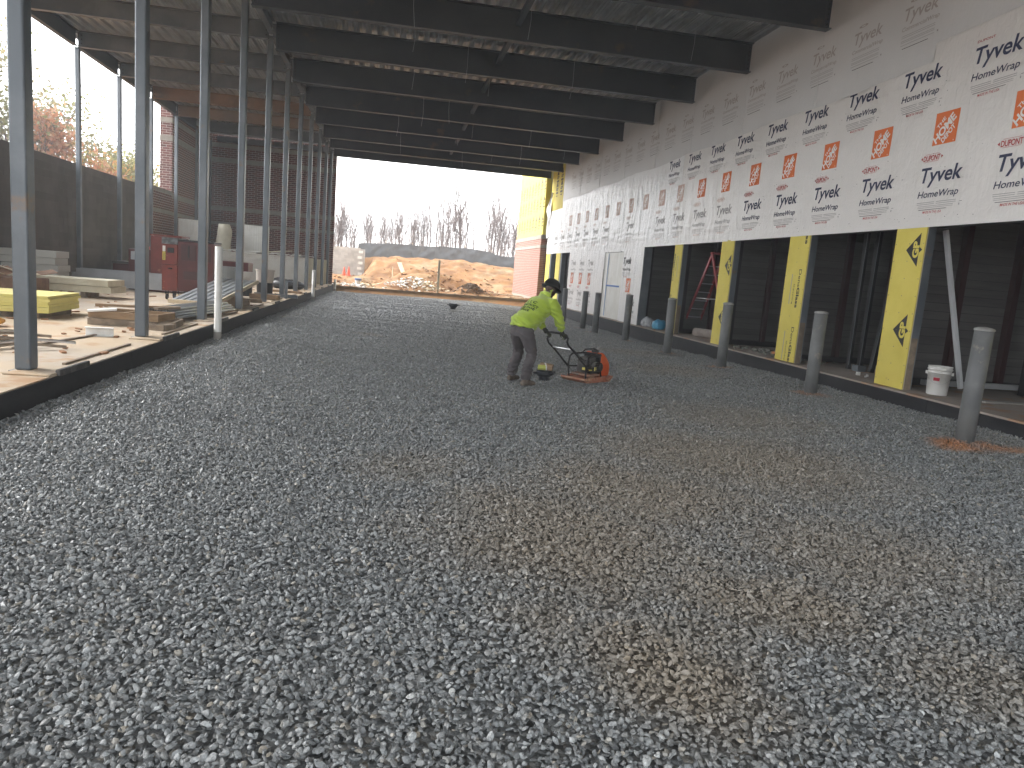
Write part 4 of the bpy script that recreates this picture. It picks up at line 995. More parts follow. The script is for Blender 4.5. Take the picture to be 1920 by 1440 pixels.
# leaning metal sheets
t = thing('leaning_panel', 'ribbed silver metal sheets propped at a slant behind the third and fourth posts', 'metal sheet', (-4.1,18.5,ZL))
rot = Matrix.Translation((-4.0,17.6,ZL+.34)) @ Matrix.Rotation(radians(-8),4,'Z') @ Matrix.Rotation(radians(9),4,'X')
q = MB(); q.box(-.45,.5,-1.3,1.5,0,.03,rot); q.build('sheet', stud_m, t)
q = MB()
for i in range(6): q.box(-.4+.15*i,-.34+.15*i,-1.29,1.49,.031,.05,rot)
q.build('rib', galv, t)
q = MB(); q.box(-.46,.51,-1.34,-1.305,-.02,.06,rot); q.box(.505,.54,-1.3,1.5,-.02,.06,rot); q.build('frame', timber_pale, t)
q = MB(); q.box(-4.3,-3.8,16.4,16.5,ZL,ZL+.1); q.box(-4.3,-3.6,18.6,18.75,ZL,ZL+.42); q.build('prop', timber_old, t)
for k, (x, y, sx, sy, h, a) in enumerate(((-3.75,18.9,.6,.25,.12,.1),(-3.6,22.0,.8,.3,.14,-.1),(-3.85,20.0,1.0,.1,.1,.2),(-3.7,26.9,1.2,.12,.08,-.25))):
    q = MB(); q.cbox((x,y,ZL+h/2+.001), sx,sy,h,rz=a); o = q.build('timber_block', timber if k % 2 else timber_old, loc=(x,y,ZL), bevel=.004)
    setp(o, ['timber block lying by the foot of the fourth post','brown timber block under the foot of the fifth post','dark timber beam lying between the fourth and fifth posts','thin timber beam lying past the fifth post towards the kerb'][k], 'timber block', 'timber blocks along the slab edge')
t = thing('steel_bench', 'low grey steel angle frame beside the fifth post', 'steel frame', (-3.35,21.6,ZL))
q = MB(); q.box(-3.2,-3.12,23.05,23.15,ZL+.001,ZL+.55); q.box(-3.12,-2.98+.0,23.05,23.15,ZL+.5,ZL+.55); q.build('upright', steel, t)
q = MB(); q.cbox((-3.5,23.4,ZL+.06), 1.3,.1,.1,rz=-.05); q.build('rail', steel, t)
# heap of dark rubble/black bags by siding
for k, (x, y, sx) in enumerate(((-4.1,30.3,.7),(-4.6,31.5,.6))):
    q = MB(); q.ball((x,y,ZL+.14), sx, .4, .24, 16, 8)
    for v in q.v: v += Vector((0,0,.1*noise.noise(v*4))); v.z = max(v.z, ZL+.002)
    o = q.build('black_bag', black_p, loc=(x,y,ZL), smooth=True); setp(o, ['black plastic bag heap before the siding stack, nearer one','black plastic bag heap before the siding stack, further one'][k], 'plastic bag', 'black bags at the siding stack')
# small litter on both slabs
q = MB(); rg = random.Random(21)
for k in range(320):
    x = rg.uniform(-8.8,-3.2); y = rg.uniform(7,30); s_ = rg.uniform(.012,.05)
    q.cbox((x,y,ZL+s_*.25), s_*rg.uniform(1,3), s_, s_*.45, rz=rg.uniform(0,3), rx=rg.uniform(-.3,.3))
o = q.build('clay_crumbs', mat('clay_crumb', (.32,.17,.09), .95), kind='stuff', label='clay crumbs scattered over the left slab')
# ================================================================== RIGHT SIDE OBJECTS
# step ladder
t = thing('step_ladder', 'red fibreglass step ladder standing open inside the third opening from the right', 'ladder', (9.2,20.0,ZR), 0)
lm = mat('ladder_red', (.32,.03,.04), .45)
apex = Vector((9.15,19.85,2.62)); hw = .17
fl = [Vector((8.95,21.45,ZR+.01)), Vector((9.45,21.45,ZR+.01))]; bl_ = [Vector((8.95,18.3,ZR+.01)), Vector((9.45,18.3,ZR+.01))]
for P_ in (fl, bl_):
    for k, b in enumerate(P_):
        q = MB(); q.bar(b, apex+Vector((-hw+2*hw*k,0,0)), .04, .085, (0,1,0)); q.build('side_rail', lm, t)
for i in range(1, 9):
    a = i/9.3
    l, r_ = fl[0].lerp(apex+Vector((-hw,0,0)), a), fl[1].lerp(apex+Vector((hw,0,0)), a)
    q = MB(); q.bar(l, r_, .08, .03); q.build('step', alu, t)
    if i % 2:
        l, r_ = bl_[0].lerp(apex+Vector((-hw,0,0)), a), bl_[1].lerp(apex+Vector((hw,0,0)), a)
        q = MB(); q.bar(l, r_, .03, .03); q.build('rear_brace', alu, t)
q = MB(); q.cbox(apex+Vector((0,0,.03)), .42,.14,.06); q.build('top_cap', lm, t, bevel=.01)
q = MB(); q.bar((8.98,20.6,1.35),(8.98,19.2,1.35),.02,.02); q.bar((9.42,20.6,1.35),(9.42,19.2,1.35),.02,.02); q.build('spreader', alu, t)
q = MB(); q.tube([(8.75,19.9,ZR+.13),(9.5,18.5,ZR+.13)], .125, 18); o = q.build('insulation_roll', mat('grey_roll', (.33,.29,.26), .9, c2=(.26,.22,.2), ns=6, bump=.3), loc=(9.1,19,ZR)); setp(o, 'dusty grey-brown roll lying on the floor under the red ladder', 'roll')
# plastic bags
for k, (x, y, sx, mm, lb) in enumerate(((8.5,23.2,.36,mat('clear_bag', (.5,.52,.54), .15, alpha=.6, bump=.8, bs=10),'crumpled clear plastic bag on the slab edge left of the fourth bollard'),(8.5,22.2,.28,mat('blue_bag', (.05,.3,.5), .3, bump=.8, bs=14, alpha=.9),'crumpled blue plastic sheet beside the clear bag on the slab edge'))):
    q = MB(); q.ball((x,y,ZR+.12), .22, sx, .2, 18, 10)
    for v in q.v: v += Vector((.06,.06,.09))*noise.noise(v*6+Vector((k*9,0,0))); v.z = max(v.z, ZR+.002)
    o = q.build('plastic_bag', mm, loc=(x,y,ZR)); setp(o, lb, 'plastic bag')
# bucket
t = thing('bucket', 'white plastic bucket with red label standing beside the nearest yellow pier', 'bucket', (8.66,10.17,ZR), radians(-35)); t.scale = (1.15,1.15,1.15)
q = MB(); q.lathe((0,0,0), [(.125,.002),(.13,.01),(.142,.3),(.15,.3),(.151,.315),(.144,.318),(.146,.345),(.155,.347),(.156,.362),(.147,.364),(.148,.385),(.153,.387),(.152,.398),(.14,.398),(.12,.03)], 32, cap=False); q.build('shell', white_p, t, local=True, smooth=True)
q = MB()
for i in range(9):
    a0 = -1.85-.55/2+i*.55/8*1.0
    q.v += [Vector((.1445*cos(a0)*.97, .1445*sin(a0)*.97, .2)), Vector((.1455*cos(a0)*.985, .1455*sin(a0)*.985, .245))]
q.f = [[2*i, 2*i+2, 2*i+3, 2*i+1] for i in range(8)]; q.m = [0]*8
q.build('label', mat('label_red', (.35,.01,.03), .5), t, local=True)
q = MB(); q.tube([(.15*cos(a_), .15*sin(a_), .3-.14*sin((a_+pi)/pi*pi)) for a_ in [-pi+pi*i/12 for i in range(13)]], .0025, 5); q.build('handle', alu, t, local=True)
q = MB(); q.cbox((.155,0,.3), .03,.05,.04); q.cbox((-.155,0,.3), .03,.05,.04); q.build('lug', white_p, t, local=True)
# rubble and orange board in second opening
q = MB(); rg = random.Random(8)
for k in range(160):
    x = 9.0+rg.gauss(0,.25); y = 15.6+rg.gauss(0,.7); s_ = rg.uniform(.03,.09)
    q.cbox((x,y,ZR+s_*.35), s_,s_*.8,s_*.6, rz=rg.uniform(0,3), rx=rg.uniform(-.6,.6))
q.build('rubble', mat('rubble_grey', (.2,.2,.17), .9, c2=(.1,.1,.09), ns=9), kind='stuff', label='grey rubble and scraps lying on the floor of the second opening')
q = MB(); q.cbox((8.75,14.95,ZR+.05), .12,.75,.09, rz=.15); o = q.build('orange_board', mat('orange_wood', (.42,.17,.06), .8), loc=(8.75,14.95,ZR), bevel=.004); setp(o, 'short orange-brown board lying in front of the rubble', 'board')
# white diagonal brace, floor track, dark folded posts
t = thing('diagonal_brace', 'white diagonal metal brace leaning inside the nearest opening', 'metal brace', (8.5,10.4,ZR))
q = MB(); q.bar((8.72,10.62,2.85),(9.2,9.95+.35,ZR+.1),.07,.06,(1,0,0)); q.build('brace', mat('brace_white', (.6,.62,.64), .4), t, bevel=.004)
q = MB(); q.cbox((9.85,10.75,ZR+.12), 2.0,.09,.09, rz=0); o = q.build('floor_rail', mat('rail_grey', (.3,.31,.32), .5), loc=(9.9,10.7,ZR), bevel=.006); setp(o, 'grey metal rail standing low above the floor behind the nearest bollard', 'metal rail')
q = MB(); q.cbox((9.9,9.6,ZR+.012), 1.9,.18,.02, rz=.02); o = q.build('floor_strip', conc_plain, loc=(9.9,9.6,ZR)); setp(o, 'flat grey strip lying on the floor in the nearest opening', 'metal strip')
for k, (x, y, dx, r_) in enumerate(((9.15,13.2,0,.045),(9.25,13.0,.02,.05),(9.3,12.7,.28,.05),(9.75,11.4,.1,.05),(11.2,11.6,.05,.06),(10.6,10.5,.0,.08))):
    t = thing('folded_door_post', 'x', 'metal post', (x,y,ZR), 0, 'dark metal posts inside the openings')
    t['label'] = ['leftmost dark post of the folded cluster in the second opening','middle dark post of the folded cluster in the second opening','slanting dark post of the folded cluster in the second opening','dark post behind the white diagonal brace','dark post inside the nearest opening, deepest one','thick dark post at the right end of the grey floor rail'][k]
    q = MB(); q.bar((x,y,ZR+.02),(x+dx,y,3.2),r_*1.6,r_*1.6,(1,0,0)); q.build('post', dark_metal, t)
    q = MB(); q.bar((x-.035,y-.05,ZR+.1),(x+dx-.035,y-.05,3.2),.008,.01,(1,0,0)); q.build('edge', steel, t)
    if k in (1,3): q = MB(); q.cbox((x,y,ZR+.06),.18,.18,.12); q.build('foot_block', steel, t)
q = MB()
for (x,y,s_) in ((8.75,12.3,.06),(8.8,12.1,.04),(8.7,12.0,.03)): q.cbox((x,y,ZR+s_/2),s_*1.4,s_,s_,rz=s_*20)
q.build('white_scraps', white_p, kind='stuff', label='white scraps on the floor left of the nearest yellow pier')
# ================================================================== DRAINS
def drain(x, y, z, s, label, extra=False):
    t = thing('floor_drain', label, 'drain fitting', (x,y,z), 0, 'black drain fittings standing up from the gravel')
    dm = mat('drain_black', (.012,.015,.02), .4) if 'drain_black' not in MC else MC['drain_black']
    q = MB(); q.lathe((x,y,z), [(.075*s,-.05),(.075*s,.04*s),(.1*s,.06*s),(.13*s,.09*s),(.15*s,.095*s),(.15*s,.125*s),(.12*s,.13*s),(.12*s,.155*s),(.001,.155*s)], 26, cap=False); q.build('body', dm, t, smooth=False)
    q = MB()
    for a_ in range(4): q.cbox((x+.165*s*cos(a_*pi/2+.4), y+.165*s*sin(a_*pi/2+.4), z+.11*s), .05*s,.035*s,.03*s, rz=a_*pi/2+.4)
    q.build('lug', dm, t)
    return t
drain(2.42, 10.98, gz(2.42,10.98), 1.05, 'black drain fitting in the gravel between the worker and the compactor')
t = thing('timber_block', 'timber block wrapped in yellow-green tape lying on the nearer drain fitting', 'timber block', (2.42,10.95,gz(2.4,11)+.163))
q = MB(); q.cbox((2.44,10.95,gz(2.4,11)+.215), .2,.12,.09, rz=-.4, ry=.1); q.build('block', timber, t, bevel=.006)
q = MB(); q.tube([(2.3,10.93,gz(2.4,11)+.2),(2.42,10.9,gz(2.4,11)+.2)], .042, 12); q.build('tape_roll', mat('tape_yellow_green', (.42,.45,.1), .5), t)
q = MB(); q.lathe((0,0,0),[(.052,-.01),(.062,-.01),(.062,.01),(.052,.01)],16,cap=False); o=q.build('tape_band', white_p, t, local=True); o.location=(0,-.02,.05); o.rotation_euler=(0,radians(80),0)
drain(2.62, 30.9, gz(2.6,30.9), 1.5, 'black drain fitting standing alone far down the gravel bed')
# ================================================================== WORKER
fv = Vector((.82,.57,0)).normalized(); rv_ = Vector((fv.y,-fv.x,0)); UZ = Vector((0,0,1))
G0 = gz(2.0, 10.4)
wk = thing('person', 'worker in lime green hooded top and black hard hat bent over the plate compactor handle', 'person', (1.95,10.45,G0))
def remeshed(mb, name, mats, parent, voxel, smooth_it=6, post=None):
    me = mb.mesh(name, mats, True); o = bpy.data.objects.new(name, me); C.objects.link(o)
    r = o.modifiers.new('r', 'REMESH'); r.mode = 'VOXEL'; r.voxel_size = voxel
    s_ = o.modifiers.new('s', 'SMOOTH'); s_.factor = .5; s_.iterations = smooth_it
    dg = bpy.context.evaluated_depsgraph_get(); m2 = bpy.data.meshes.new_from_object(o.evaluated_get(dg))
    bpy.data.objects.remove(o); bpy.data.meshes.remove(me)
    m2.name = name; m2.materials.clear()
    for m in (mats if isinstance(mats, (list,tuple)) else [mats]): m2.materials.append(m)
    m2.polygons.foreach_set('use_smooth', [True]*len(m2.polygons))
    if post: post(m2)
    Mi = WM[parent].inverted()
    for v in m2.vertices: v.co = Mi @ v.co
    o = bpy.data.objects.new(name, m2); C.objects.link(o); o.parent = parent; WM[o] = WM[parent]
    return o
def P(x, y, z): return Vector((x, y, z+G0))
pel, wai, che, sho, nec, hea = P(1.93,10.44,.80), P(2.0,10.49,.94), P(2.16,10.6,1.12), P(2.25,10.66,1.215), P(2.30,10.70,1.30), P(2.355,10.735,1.405)
def ringset(pts):
    R = []
    for i, (c, a, b) in enumerate(pts):
        t_ = (pts[min(i+1,len(pts)-1)][0]-pts[max(i-1,0)][0]).normalized(); v = t_.cross(rv_).normalized()
        R.append((c, rv_*a, v*b))
    return R
sR, sL = sho+rv_*.185-UZ*.01, sho-rv_*.185-UZ*.01
eR, eL = P(2.46,10.5,1.0), P(2.2,10.98,.99)
hR, hL = P(2.555,10.60,.795), P(2.36,10.93,.79)
kR, kL = P(2.06,10.33,.44), P(1.92,10.66,.44)
aR, aL = P(1.985,10.235,.10), P(1.86,10.72,.10)
jR, jL = pel+rv_*.095, pel-rv_*.095
skin = mat('skin', (.06,.032,.022), .5)  # darkened: the shade on the face is put into the skin colour
body = MB()
body.rings(ringset([(pel-UZ*.07,.14,.1),(pel,.16,.115),(wai,.14,.105),(che,.165,.12),(sho,.15,.085),(nec,.055,.055),(nec+(hea-nec)*.6,.052,.055)]), 20)
body.ball(hea, .078,.078,.108, 18, 12, Matrix.Rotation(.5,4,rv_))
for s_, e_, h_ in ((sR,eR,hR),(sL,eL,hL)): body.tube([s_.lerp(sho,.3), s_, s_.lerp(e_,.5), e_, e_.lerp(h_,.5), h_], [.05,.055,.048,.04,.036,.028], 12)
for j_, k_, a_ in ((jR,kR,aR),(jL,kL,aL)): body.tube([j_, j_.lerp(k_,.5), k_, k_.lerp(a_,.4), a_, a_-UZ*.05], [.085,.075,.056,.052,.038,.04], 12)
# face: brow, nose, chin and ear are part of the one body surface
fd = (fv*.92-UZ*.39).normalized(); fu = fd.cross(rv_)*-1 if fd.cross(rv_).z < 0 else fd.cross(rv_)
body.ball(hea+fd*.082-fu*.012, .014,.016,.022, 8, 6); body.ball(hea+fd*.05-fu*.078, .032,.034,.03, 10, 7)
body.ball(hea+rv_*.078-fu*.01, .01,.018,.03, 8, 6); body.ball(hea-rv_*.078-fu*.01, .01,.018,.03, 8, 6); body.ball(hea+fd*.076-fu*.045, .022,.016,.012, 8, 6)
remeshed(body, 'body', skin, wk, .011, 3)
# trousers
tr_m = mat('trousers_grey', (.065,.058,.062), .85, c2=(.09,.08,.082), ns=6, c3=(.2,.15,.11), n3=9, lo3=.62, hi3=.75, bump=.4, bs=18)
tr = MB()
tr.rings(ringset([(pel-UZ*.1,.15,.115),(pel-UZ*.03,.178,.135),(pel+UZ*.06,.17,.13),(wai,.155,.12)]), 24)
for j_, k_, a_, sg in ((jR,kR,aR,1),(jL,kL,aL,-1)):
    tr.tube([j_+UZ*.03, j_-UZ*.05-fv*.015, j_.lerp(k_,.45)-fv*.008, k_+UZ*.06, k_, k_-UZ*.06-fv*.01, k_.lerp(a_,.45)-fv*.02, k_.lerp(a_,.75)-fv*.006, a_+UZ*.045, a_-UZ*.01], [.1,.112,.1,.082,.08,.078,.08,.075,.078,.07], 18)
def folds_t(m2):
    for v in m2.vertices:
        p = v.co; k = exp(-((p.z-G0-.2)/.13)**2)+.6*exp(-((p.z-G0-.46)/.07)**2)+.4*exp(-((p.z-G0-.7)/.06)**2)
        v.co = p + v.normal*(.010*k*sin(p.z*85+6*noise.noise(p*7)) + .006*noise.noise(p*14))
remeshed(tr, 'trousers', tr_m, wk, .011, 5, folds_t)
# hooded top
hood_m = mat('lime_fleece', (.36,.48,.05), .85, c2=(.31,.43,.045), ns=5, bump=.2, bs=120, sheen=.3)
hd = MB()
hd.rings(ringset([(pel+UZ*.045-fv*.02,.2,.165),(pel+UZ*.09-fv*.015,.212,.178),(wai-fv*.012,.205,.178),(wai.lerp(che,.5)-fv*.005,.212,.182),(che,.222,.175),(sho.lerp(che,.35),.215,.15),(sho+UZ*.01,.18,.115),(nec-UZ*.01,.09,.085)]), 28)
for s_, e_, h_ in ((sR,eR,hR),(sL,eL,hL)):
    hd.tube([s_.lerp(sho,.45), s_, s_.lerp(e_,.35), s_.lerp(e_,.75), e_, e_.lerp(h_,.35), e_.lerp(h_,.7), e_.lerp(h_,.86), e_.lerp(h_,.9)], [.09,.096,.09,.08,.078,.072,.06,.05,.042], 18)
# hood lying on the shoulders
bk = (-fd+UZ*.2).normalized()
hd.rings([(nec-fv*.06+UZ*.0+rv_*.0, rv_*.12, (UZ*.8-fv*.6)*.045),(nec-fv*.035+UZ*.035, rv_*.115, (UZ*.8-fv*.6)*.055),(nec-fv*.005+UZ*.075, rv_*.1, (UZ*.3+fv*.6)*.095),(nec+fv*.015+UZ*.105, rv_*.09, (UZ*.3+fv*.6)*.098)], 20)
def folds_h(m2):
    for v in m2.vertices:
        p = v.co; q_ = p-Vector((0,0,G0)); t_ = (q_-Vector((2.3,10.55,1.05)))
        k = exp(-(t_.length/.16)**2)+.55*exp(-((q_.z-.9)/.09)**2)+.35
        v.co = p + v.normal*(.0095*k*sin((p.x*.6-p.y*.3+p.z*1.5)*52+5*noise.noise(p*5)) + .007*noise.noise(p*11))
remeshed(hd, 'hooded_top', hood_m, wk, .010, 4, folds_h)
# boots
bo_m = mat('boot_leather', (.085,.065,.05), .85, c2=(.15,.125,.1), ns=8, bump=.3)
for a_, n_ in ((aR,0),(aL,1)):
    q = MB(); b0 = Vector((a_.x, a_.y, G0)); tw = fv if n_ == 0 else (fv*.95-rv_*.2).normalized(); sd_ = Vector((tw.y,-tw.x,0))
    q.rings([(b0-tw*.075+UZ*.045, sd_*.03, UZ*.038),(b0-tw*.055+UZ*.05, sd_*.042, UZ*.045),(b0+UZ*.06, sd_*.045, UZ*.056),(b0+tw*.06+UZ*.05, sd_*.046, UZ*.046),(b0+tw*.13+UZ*.04, sd_*.05, UZ*.036),(b0+tw*.175+UZ*.034, sd_*.042, UZ*.03),(b0+tw*.195+UZ*.03, sd_*.022, UZ*.018)], 14)
    q.tube([b0+UZ*.05, b0+UZ*.1, b0+UZ*.14-tw*.005],[.048,.05,.054],14)
    remeshed(q, 'boot', bo_m, wk, .009, 2)
# gloves: palm with five fingers curled round the bar
gl_m = mat('glove_dark', (.025,.025,.028), .8, c2=(.08,.09,.04), ns=20)
for h_, e_ in ((hR,eR),(hL,eL)):
    q = MB(); d_ = (h_-e_).normalized(); lat = rv_; dn = Vector((0,0,-1))
    bar = h_ + d_*.075
    q.tube([h_-d_*.045, h_, h_+d_*.03, h_+d_*.055],[.031,.034,.04,.034],10,el=.7)
    for i in range(4):
        o_ = lat*(-.033+.022*i); l_ = (.9,1.0,.96,.8)[i]
        b1 = h_+d_*.05+o_+UZ*.004
        q.tube([b1, b1+d_*.03*l_+fv*.018, b1+d_*.045*l_+fv*.036-UZ*.012, b1+d_*.05*l_+fv*.026-UZ*.036*l_, b1+d_*.05*l_-fv*.0-UZ*.046*l_],[.0105,.0105,.010,.0095,.008],8)
    th_ = h_+d_*.015+lat*(-.032 if h_ is hR else .032)
    q.tube([th_, th_+d_*.03+lat*(-.012 if h_ is hR else .012)-fv*.008, th_+d_*.055-fv*.018-UZ*.01, th_+d_*.07-fv*.002-UZ*.025],[.012,.012,.0105,.0085],8)
    remeshed(q, 'glove', gl_m, wk, .0055, 1)
# hard hat with full brim
hm = mat('helmet_black', (.012,.012,.013), .4)
Mh = Matrix.Translation(hea+fu*.03) @ Matrix((( *rv_.to_tuple(),0),( *fd.to_tuple(),0),( *fu.to_tuple(),0),(0,0,0,1))).transposed().to_4x4()
Mh = Matrix.Translation(hea+fu*.028) @ Matrix(((rv_.x,fd.x,fu.x),(rv_.y,fd.y,fu.y),(rv_.z,fd.z,fu.z))).to_4x4()
q = MB(); R = []
for (r_, z) in ((.168,-.006),(.17,0),(.14,.014),(.137,.035),(.13,.07),(.11,.105),(.078,.13),(.04,.143),(.004,.147)):
    R.append((Mh @ Vector((0,.01 if r_ > .15 else 0,z)), Mh.to_3x3() @ Vector((r_*.88,0,0)), Mh.to_3x3() @ Vector((0,r_*1.02,0))))
q.rings(R, 28); 
q.build('hard_hat', hm, wk, smooth=True)
q = MB(); q.rings([(Mh @ Vector((0,y_,.128-.9*y_*y_*5)), Mh.to_3x3() @ Vector((.012,0,0)), Mh.to_3x3() @ Vector((0,.0,.01))) for y_ in (-.1,-.06,-.02,.02,.06,.1)], 8); q.build('hat_ridge', hm, wk)
# text on the back of the top and tag at the hip
bp0 = wai.lerp(che,.72); tb = (che-wai).normalized(); nb = tb.cross(rv_); nb = nb if nb.dot(-fv+UZ) > 0 else -nb
pr = Print(); pr.text('L L C', .0,.0,.17,.05,0,bold=.035); pr.text('CONSTRUCT', -.07,-.062,.30,.04,0,bold=.035); pr.text('AND PAVE', -.06,-.118,.27,.04,0,bold=.035); pr.text('SINCE', -.01,-.172,.17,.038,0,bold=.035)
q = MB()
hobj = [c for c in wk.children if c.name.startswith('hooded_top')][0]
from mathutils.bvhtree import BVHTree
bvh = BVHTree.FromPolygons([v.co+Vector((1.95,10.45,G0)) for v in hobj.data.vertices], [list(p_.vertices) for p_ in hobj.data.polygons])
def onback(u, v):
    o_ = bp0 + rv_*(u-.07) + tb*v + nb*.5
    h = bvh.ray_cast(o_, -nb)
    return (h[0] + h[1]*.003) if h[0] else bp0 + rv_*u + tb*v + nb*.17
q.v = [onback(u, v) for u, v in pr.v]; q.f = pr.f; q.m = [0]*len(pr.f)
q.build('back_print', mat('print_dark_green', (.01,.03,.01), .8), wk)
q = MB(); tg = pel+rv_*.17+UZ*.0+fv*.03; q.cbox(tg, .012,.045,.085, rz=math.atan2(rv_.y, rv_.x), rx=.25); q.build('hip_tag', white_p, wk, bevel=.004)
# ================================================================== PLATE COMPACTOR
F2 = math.atan2(.6,.8); CX, CY = 3.16, 11.18; GC = gz(CX, CY)
pc = thing('plate_compactor', 'vibrating plate compactor with orange tank, dirty red base plate and long black handle', 'plate compactor', (CX,CY,GC), F2)
def pcb(mb, name, m, **k): return mb.build(name, m, pc, local=True, **k)
pl_m = mat('plate_dirty_red', (.33,.12,.07), .8, c2=(.38,.24,.16), ns=7, c3=(.2,.08,.05), n3=9, bump=.4)
q = MB()
for (a, b, za, zb) in ((-.36,-.29,.06,.015),(-.29,.3,.015,.015),(.3,.39,.015,.075)):
    q.add([(a,-.24,za),(b,-.24,zb),(b,.24,zb),(a,.24,za),(a,-.24,za+.03),(b,-.24,zb+.03),(b,.24,zb+.03),(a,.24,za+.03)], [(0,3,2,1),(4,5,6,7),(0,1,5,4),(1,2,6,5),(2,3,7,6),(3,0,4,7)])
pcb(q, 'base_plate', pl_m, bevel=.004)
q = MB(); q.box(-.27,.28,-.19,.19,.046,.075); q.box(-.2,.22,-.235,-.2,.046,.1); q.box(-.2,.22,.2,.235,.046,.1); q.tube([(.2,-.15,.11),(.2,.15,.11)],.055,14); q.tube([(.0,-.13,.1),(.0,.13,.1)],.045,12); pcb(q, 'exciter', pl_m, bevel=.004)
q = MB(); q.box(-.2,.12,-.17,.17,.11,.14); pcb(q, 'engine_deck', mat('engine_deck', (.3,.16,.1), .7, c2=(.1,.1,.1), ns=8), bevel=.004)
q = MB(); q.box(-.08,.1,-.13,.13,.142,.3); q.tube([(.01,-.13,.25),(.01,-.2,.25)],.085,18); q.box(-.16,-.085,-.09,.09,.16,.34); q.box(-.06,.09,-.1,.1,.302,.4); pcb(q, 'engine', black_d, bevel=.01)
q = MB()
for i in range(6): q.box(-.07,.09,-.215,-.205,.17+i*.028,.185+i*.028)
q.tube([(-.1,.09,.33),(-.02,.12,.36),(.05,.13,.35)],.03,10); pcb(q, 'muffler', dark_metal)
q = MB(); q.box(-.17,-.163,-.13,-.03,.2,.24); q.box(-.2,-.1,-.176,-.171,.2,.245); pcb(q, 'yellow_label', yellow_gyp)
q = MB(); q.box(-.09,-.03,-.2125,-.208,.2,.26); pcb(q, 'yellow_label', yellow_foam)
# roll frame
for s_ in (-1, 1):
    q = MB(); q.tube([(-.24,s_*.17,.08),(-.27,s_*.18,.26),(-.24,s_*.18,.40),(-.18,s_*.18,.435),(.05,s_*.17,.44),(.14,s_*.15,.43)],.014,8); q.tube([(-.26,s_*.18,.24),(-.1,s_*.18,.23),(.1,s_*.18,.23),(.14,s_*.18,.1)],.014,8); pcb(q, 'frame_tube', black_p)
q = MB(); q.tube([(.0,-.17,.44),(.04,-.13,.52),(.1,-.02,.53),(.12,.02,.52),(.08,.13,.5),(.05,.17,.44)],.012,8); q.tube([(.1,-.02,.53),(.2,-.05,.44)],.012,8); pcb(q, 'lifting_bow', black_p)
q = MB(); R = []
for (z, x0, x1, hw_) in ((.1,.13,.36,.16),(.12,.12,.385,.175),(.24,.12,.39,.18),(.31,.12,.36,.18),(.39,.12,.29,.175),(.455,.12,.22,.16),(.47,.13,.205,.14)):
    n = 20; ring = []
    R.append((z, x0, x1, hw_))
b = len(q.v); n = 24
for (z, x0, x1, hw_) in R:
    for k in range(n):
        a_ = 2*pi*k/n; cx, cy = cos(a_), sin(a_); e = .35
        q.v.append(Vector(((x0+x1)/2+(x1-x0)/2*math.copysign(abs(cx)**e, cx), hw_*math.copysign(abs(cy)**e, cy), z)))
for i in range(len(R)-1):
    for k in range(n): q.f.append([i*n+k, i*n+(k+1)%n, (i+1)*n+(k+1)%n, (i+1)*n+k]); q.m.append(0)
q.f.append(list(range(n))[::-1]); q.m.append(0); q.f.append([(len(R)-1)*n+k for k in range(n)]); q.m.append(0)
pcb(q, 'water_tank', mat('tank_orange', (.55,.09,.02), .45, c2=(.45,.08,.02), ns=5, c3=(.4,.25,.15), n3=6, lo3=.64, hi3=.75))
q = MB(); q.lathe((.17,.0,.465), [(.06,0),(.06,.035),(.05,.04),(.001,.04)], 16); pcb(q, 'tank_cap', black_p)
q = MB(); q.box(.105,.118,-.165,.165,.12,.46); pcb(q, 'tank_bracket', dark_metal)
q = MB(); q.tube([(.08,-.2,.25),(.085,-.22,.25)],.06,14); pcb(q, 'recoil_cover', black_d)
# handle
yo = .075
for s_ in (-1, 1):
    q = MB(); q.tube([(-.2,s_*.19+yo*.2,.2),(-.3,s_*.2+yo*.3,.29),(-.55,s_*.2+yo*.7,.5),(-.68,s_*.2+yo,.6),(-.72,s_*.2+yo,.66),(-.7,s_*.195+yo,.71),(-.745,s_*.19+yo,.765)],.0155,8); pcb(q, 'handle_tube', black_p)
q = MB(); q.tube([(-.745,-.19+yo,.765),(-.76,-.1+yo,.775),(-.76,.1+yo,.775),(-.745,.19+yo,.765)],.0165,10); pcb(q, 'grip_bar', black_p)
q = MB(); q.tube([(-.6,-.2+yo,.54),(-.6,.2+yo,.54)],.01,8); pcb(q, 'cross_bar', alu)
q = MB(); q.tube([(-.7,-.19+yo,.62),(-.5,-.21+yo,.5),(-.3,-.16,.36),(-.1,-.1,.38)],.006,6); pcb(q, 'throttle_cable', black_p)
# ================================================================== FAR SIDE
def wlabel(i): return ORD[i]
q = MB()
post = thing('timber_post', 'pale square timber post standing behind the far edging plank', 'post', (2.5,40.25,.1))
q = MB(); q.box(2.44,2.56,40.2,40.3,-.1,2.05); q.build('post_body', timber_pale, post, bevel=.005)
